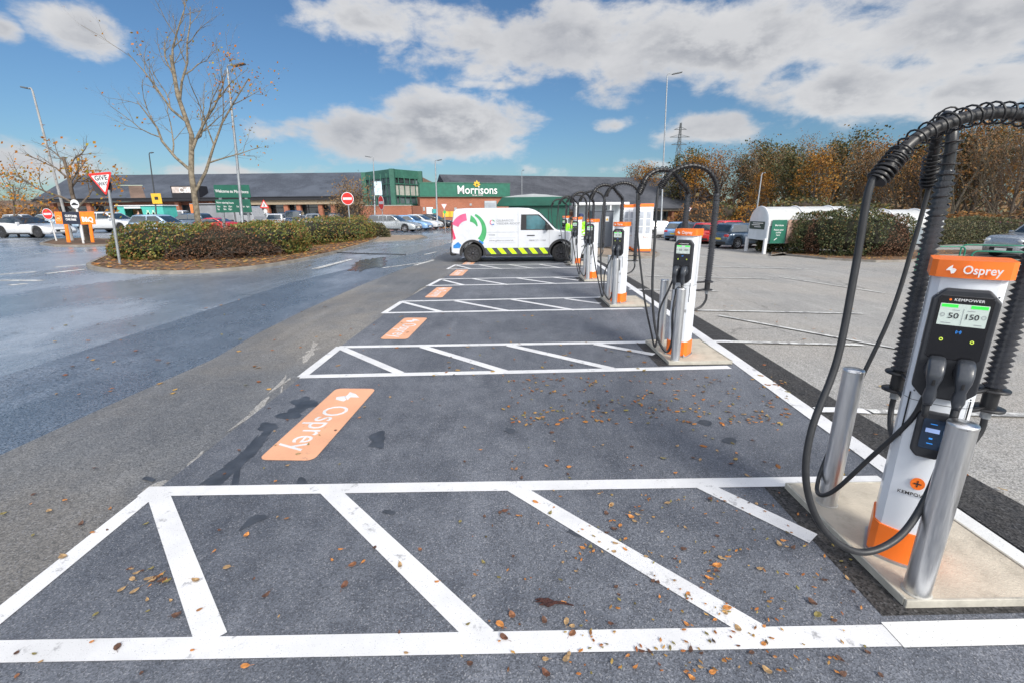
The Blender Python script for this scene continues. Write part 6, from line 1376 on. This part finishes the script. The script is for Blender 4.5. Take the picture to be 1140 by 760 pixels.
# ------------------------------------------------------------------ people
SKIN=mat('skin',(.45,.27,.19),.5,0,.05,6); HIVIS=mat('hi_vis_green',(.30,.85,.02),.6,0,.05,6,emit=.0); TROU=mat('navy_trousers',(.02,.025,.045),.8); BOOT=mat('boot_black',(.02,.018,.016),.6)
def skinned(name,verts,edges,radii,m_,par,sub=2,root=0):
    me=bpy.data.meshes.new(name); me.from_pydata(verts,edges,[]); o=bpy.data.objects.new(name,me); C.objects.link(o); o.parent=par; me.materials.append(m_)
    s=o.modifiers.new('s','SKIN'); me.skin_vertices.new() if not me.skin_vertices else None
    for i,v in enumerate(me.skin_vertices[0].data): v.radius=(radii[i] if hasattr(radii[i],'__len__') else (radii[i],)*2); v.use_root=(i==root)
    s.use_smooth_shade=True; b=o.modifiers.new('u','SUBSURF'); b.levels=sub; b.render_levels=sub; return o
def person(label,loc_,rz,H=1.76,bend=0,arm_f=.6,cap=None,jacket=HIVIS,trous=TROU):
    t=thing('person',label,'person',loc_,rz); k=H/1.76; q=R(bend)
    def up(z,f=0,x=0): # torso frame above the hip (z measured from the hip)
        return (x*k,(-(math.sin(q))*z-f*math.cos(q))*k,(.93+math.cos(q)*z-f*math.sin(q)*0)*k)
    V=[up(0),up(.25),up(.46),up(.56),up(.60,.01),up(.70,.02),up(.78,.02), # pelvis chest neckbase neck head
       up(.47,0,.19),up(.22,.10,.25),up(.10,arm_f*.6,.22),up(.09,arm_f*.6+.10,.20),
       up(.47,0,-.19),up(.22,.10,-.25),up(.10,arm_f*.6,-.22),up(.09,arm_f*.6+.10,-.20),
       (.10*k,0,.88*k),(.11*k,-.03*k,.48*k),(.11*k,.03*k,.09*k),(.12*k,-.14*k,.04*k),(-.10*k,0,.88*k),(-.11*k,-.03*k,.48*k),(-.11*k,.03*k,.09*k),(-.12*k,-.14*k,.04*k)]
    E_=[(0,1),(1,2),(2,3),(3,4),(4,5),(5,6),(2,7),(7,8),(8,9),(9,10),(2,11),(11,12),(12,13),(13,14),(0,15),(15,16),(16,17),(17,18),(0,19),(19,20),(20,21),(21,22)]
    Rr=[(.15,.11),(.15,.11),(.15,.10),(.06,.06),(.058,.06),(.092,.10),(.07,.08),.06,.045,.035,.04,.06,.045,.035,.04,.09,.062,.045,.035,.09,.062,.045,.035]
    skinned('body',V,E_,Rr,SKIN,t)
    ids=[0,1,2,7,8,9,11,12,13]; mp={a:i for i,a in enumerate(ids)}
    jr={0:(.19,.15),1:(.19,.145),2:(.185,.135),7:.085,8:.072,9:.062,11:.085,12:.072,13:.062}
    skinned('jacket',[V[i] for i in ids],[(mp[a],mp[b]) for a,b in E_ if a in mp and b in mp],[jr[i] for i in ids],jacket,t)
    ids=[0,15,16,17,19,20,21]; mp={a:i for i,a in enumerate(ids)}; tr={0:(.165,.13),15:.105,16:.08,17:.07,19:.105,20:.08,21:.07}
    skinned('trousers',[V[i] for i in ids],[(mp[a],mp[b]) for a,b in E_ if a in mp and b in mp],[tr[i] for i in ids],trous,t)
    for i,j in((17,18),(21,22)): skinned('boot',[Vector(V[i])+Vector((0,.02,-.01)),Vector(V[j])+Vector((0,-.04,.015))],[(0,1)],[.06,.05],BOOT,t,1)
    hp=Vector(V[5]); hd=(Vector(V[6])-Vector(V[4])).normalized(); m=MB(); M=Matrix.Translation(hp+hd*.05)@hd.to_track_quat('Z','Y').to_matrix().to_4x4(); m.lathe([(.108,-.02),(.112,.02),(.10,.07),(.06,.10),(.001,.11)],16,M=M); m.build('cap' if cap else 'hair',cap or mat('dark_hair',(.03,.02,.015),.7),t)
    for s in(-1,1):
        m=MB(); m.lathe([(.012,0),(.006,.01),(.001,.012)],8,M=Matrix.Translation(hp+Vector((s*.034,-.088,-.005)))@Matrix.Rotation(PI/2,4,'X')); m.build('eye',BLET,t)
    m=MB(); 
    for z_ in(.16,.30): p0=Vector(up(z_)); m.lathe([(.197*k,-.025),(.197*k,.025)],18,M=Matrix.Translation(p0)@Matrix.Rotation(q,4,'X')@Matrix.Scale(.80,4,(0,1,0)),cap=False)
    if jacket==HIVIS: m.build('reflective_band',mat('reflective_silver',(.6,.62,.62),.4,.3),t)
    return t
NC=mat('cap_navy',(.02,.03,.09),.7)
p=Vector((AX(645.5,20.2,250),20.2)); person('person in bright green high visibility jacket and dark blue cap behind the van nose',(p.x,p.y,zg(p.x)),R(150),1.80,6,.7,NC)
p=Vector((AX(651.5,19.6,250),19.6)); person('person in bright green jacket and white hat leaning forward near the grey cabinet',(p.x,p.y,zg(p.x)),R(-110),1.66,22,.7,mat('white_hat',(.7,.7,.68),.5))
p=Vector((AX(634.5,21.4,250),21.4)); person('bareheaded person in bright green jacket left of the one wearing a dark cap',(p.x,p.y,zg(p.x)),R(20),1.68,12,.5)
p=Vector((AX(152,50,242),50.3)); person('person in dark clothes standing at the kiosk serving hatch',(p.x,p.y,zg(p.x)),R(180),1.72,5,.4,None,mat('dark_coat',(.05,.05,.06),.8))
# ------------------------------------------------------------------ sky, sun, camera
w=bpy.data.worlds.new('World'); sc.world=w; w.use_nodes=True
class WT: node_tree=w.node_tree
t=NT(WT); bg=t.n['Background']; sky=t.node('ShaderNodeTexSky'); sky.sky_type='NISHITA'; sky.sun_disc=False
SEL,SAZ=R(34),R(150)   # azimuth measured clockwise from +Y
sky.sun_elevation=SEL; sky.sun_rotation=SAZ; sky.air_density=1.15; sky.dust_density=.6; sky.ozone_density=2.5; sky.altitude=60
D_=t.node('ShaderNodeTexCoord').outputs['Generated']; sx=t.node('ShaderNodeSeparateXYZ'); t.put(sx.inputs[0],D_)
az=t.math('ARCTAN2',sx.outputs[0],sx.outputs[1]); el=t.math('ARCSINE',sx.outputs[2])
def px2ae(px,py): r=ray(px,py).normalized(); return math.atan2(r.x,r.y),math.asin(r.z)
def blobf(px,py,rx,ry,k=1):
    a,e=px2ae(px,py); a1,_=px2ae(px+rx,py); a0,_=px2ae(px-rx,py); _,e1=px2ae(px,py-ry); _,e0=px2ae(px,py+ry); ra=(a1-a0)/2; re=(e1-e0)/2
    u=t.math('DIVIDE',t.math('SUBTRACT',az,a),ra); v=t.math('DIVIDE',t.math('SUBTRACT',el,e),re)
    d=t.math('SQRT',t.math('ADD',t.math('MULTIPLY',u,u),t.math('MULTIPLY',v,v)))
    return t.math('MULTIPLY',t.rng(d,1.45,.25,0,1,False),k)
B=[(92,38,58,36,.95),(0,32,28,18,.8),(500,143,96,42,1.35),(415,150,85,30,1.25),(330,145,60,22,.7),(610,48,210,50,1.05),(420,22,100,34,.95),(540,95,60,10,.6),(800,50,230,60,1.1),(960,100,150,44,1.1),(1080,30,210,60,1.1),(1080,100,90,35,1.0),(790,143,78,22,.95),(685,139,26,9,.75),(850,140,40,12,.6),(230,192,160,16,.7),(40,190,150,36,.75),(650,190,130,12,.5)]
mask=None
for b_ in B:
    q=blobf(*b_); mask=q if mask is None else t.math('MAXIMUM',mask,q)
# perspective-correct cloud noise on a dome
cb=t.node('ShaderNodeCombineXYZ'); t.put(cb.inputs[0],az); t.put(cb.inputs[1],t.math('MULTIPLY',el,1.9)); V_=cb.outputs[0]
n1=t.noise(V_,8.5,9,.60,.15); n2=t.noise(V_,2.6,6,.55)
# unseen broken cloud overhead and behind the camera, added for soft fill light
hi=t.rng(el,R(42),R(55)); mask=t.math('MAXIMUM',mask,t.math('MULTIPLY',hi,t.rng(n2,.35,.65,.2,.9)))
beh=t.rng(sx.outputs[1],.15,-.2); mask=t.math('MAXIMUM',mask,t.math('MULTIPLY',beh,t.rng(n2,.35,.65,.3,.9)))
den=t.math('ADD',mask,t.math('MULTIPLY',t.math('SUBTRACT',n1,.5),2.0)); cov=t.rng(den,.30,.82)
# shading: compare with density a little higher up -> bright tops and grey undersides
cb2=t.node('ShaderNodeCombineXYZ'); t.put(cb2.inputs[0],az); t.put(cb2.inputs[1],t.math('MULTIPLY',t.math('ADD',el,.035),1.9)); n1b=t.noise(cb2.outputs[0],8.5,9,.60,.15)
lit=t.rng(t.math('SUBTRACT',n1,n1b),-.14,.16); thick=t.rng(den,.55,1.25)
g=t.math('MULTIPLY',thick,t.math('SUBTRACT',1,t.math('MULTIPLY',lit,.75)))
cc=t.mix(g,(5.0,5.0,5.05),(2.6,2.7,2.95))
cc=t.mix(t.math('MULTIPLY',t.rng(n2,.4,.62),.35),cc,(2.7,2.8,3.1))
bh=t.math('MAXIMUM',beh,hi); vs_=t.node('ShaderNodeVectorMath',operation='SCALE'); t.put(vs_.inputs[0],cc); t.put(vs_.inputs[3],t.math('ADD',1,t.math('MULTIPLY',bh,2.6))); cc=vs_.outputs[0]  # out-of-view clouds made brighter than the visible ones to light the scene
blue=t.mix(1,sky.outputs[0],(.37,.50,.62),'MULTIPLY')
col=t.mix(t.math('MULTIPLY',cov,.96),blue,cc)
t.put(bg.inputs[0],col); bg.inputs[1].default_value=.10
sun=bpy.data.lights.new('sun','SUN'); sun.energy=2.9; sun.angle=R(18); sun.color=(1,.94,.84); so=bpy.data.objects.new('sun',sun); C.objects.link(so)
sd=Vector((math.sin(SAZ)*math.cos(SEL),math.cos(SAZ)*math.cos(SEL),math.sin(SEL))); so.rotation_euler=sd.to_track_quat('Z','Y').to_euler()
cam=bpy.data.cameras.new('camera'); co=bpy.data.objects.new('camera',cam); C.objects.link(co); cam.sensor_width=36; cam.lens=F_PX/1140*36; cam.clip_end=8000; cam.clip_start=.05
M=Matrix((BX,BY,BZ)).to_4x4(); M.translation=(0,0,CAMH); co.matrix_world=M; sc.camera=co
sc.view_settings.view_transform='Standard'; sc.view_settings.look='None'; sc.view_settings.exposure=.60; sc.view_settings.gamma=1
sc.render.resolution_x=1024; sc.render.resolution_y=682
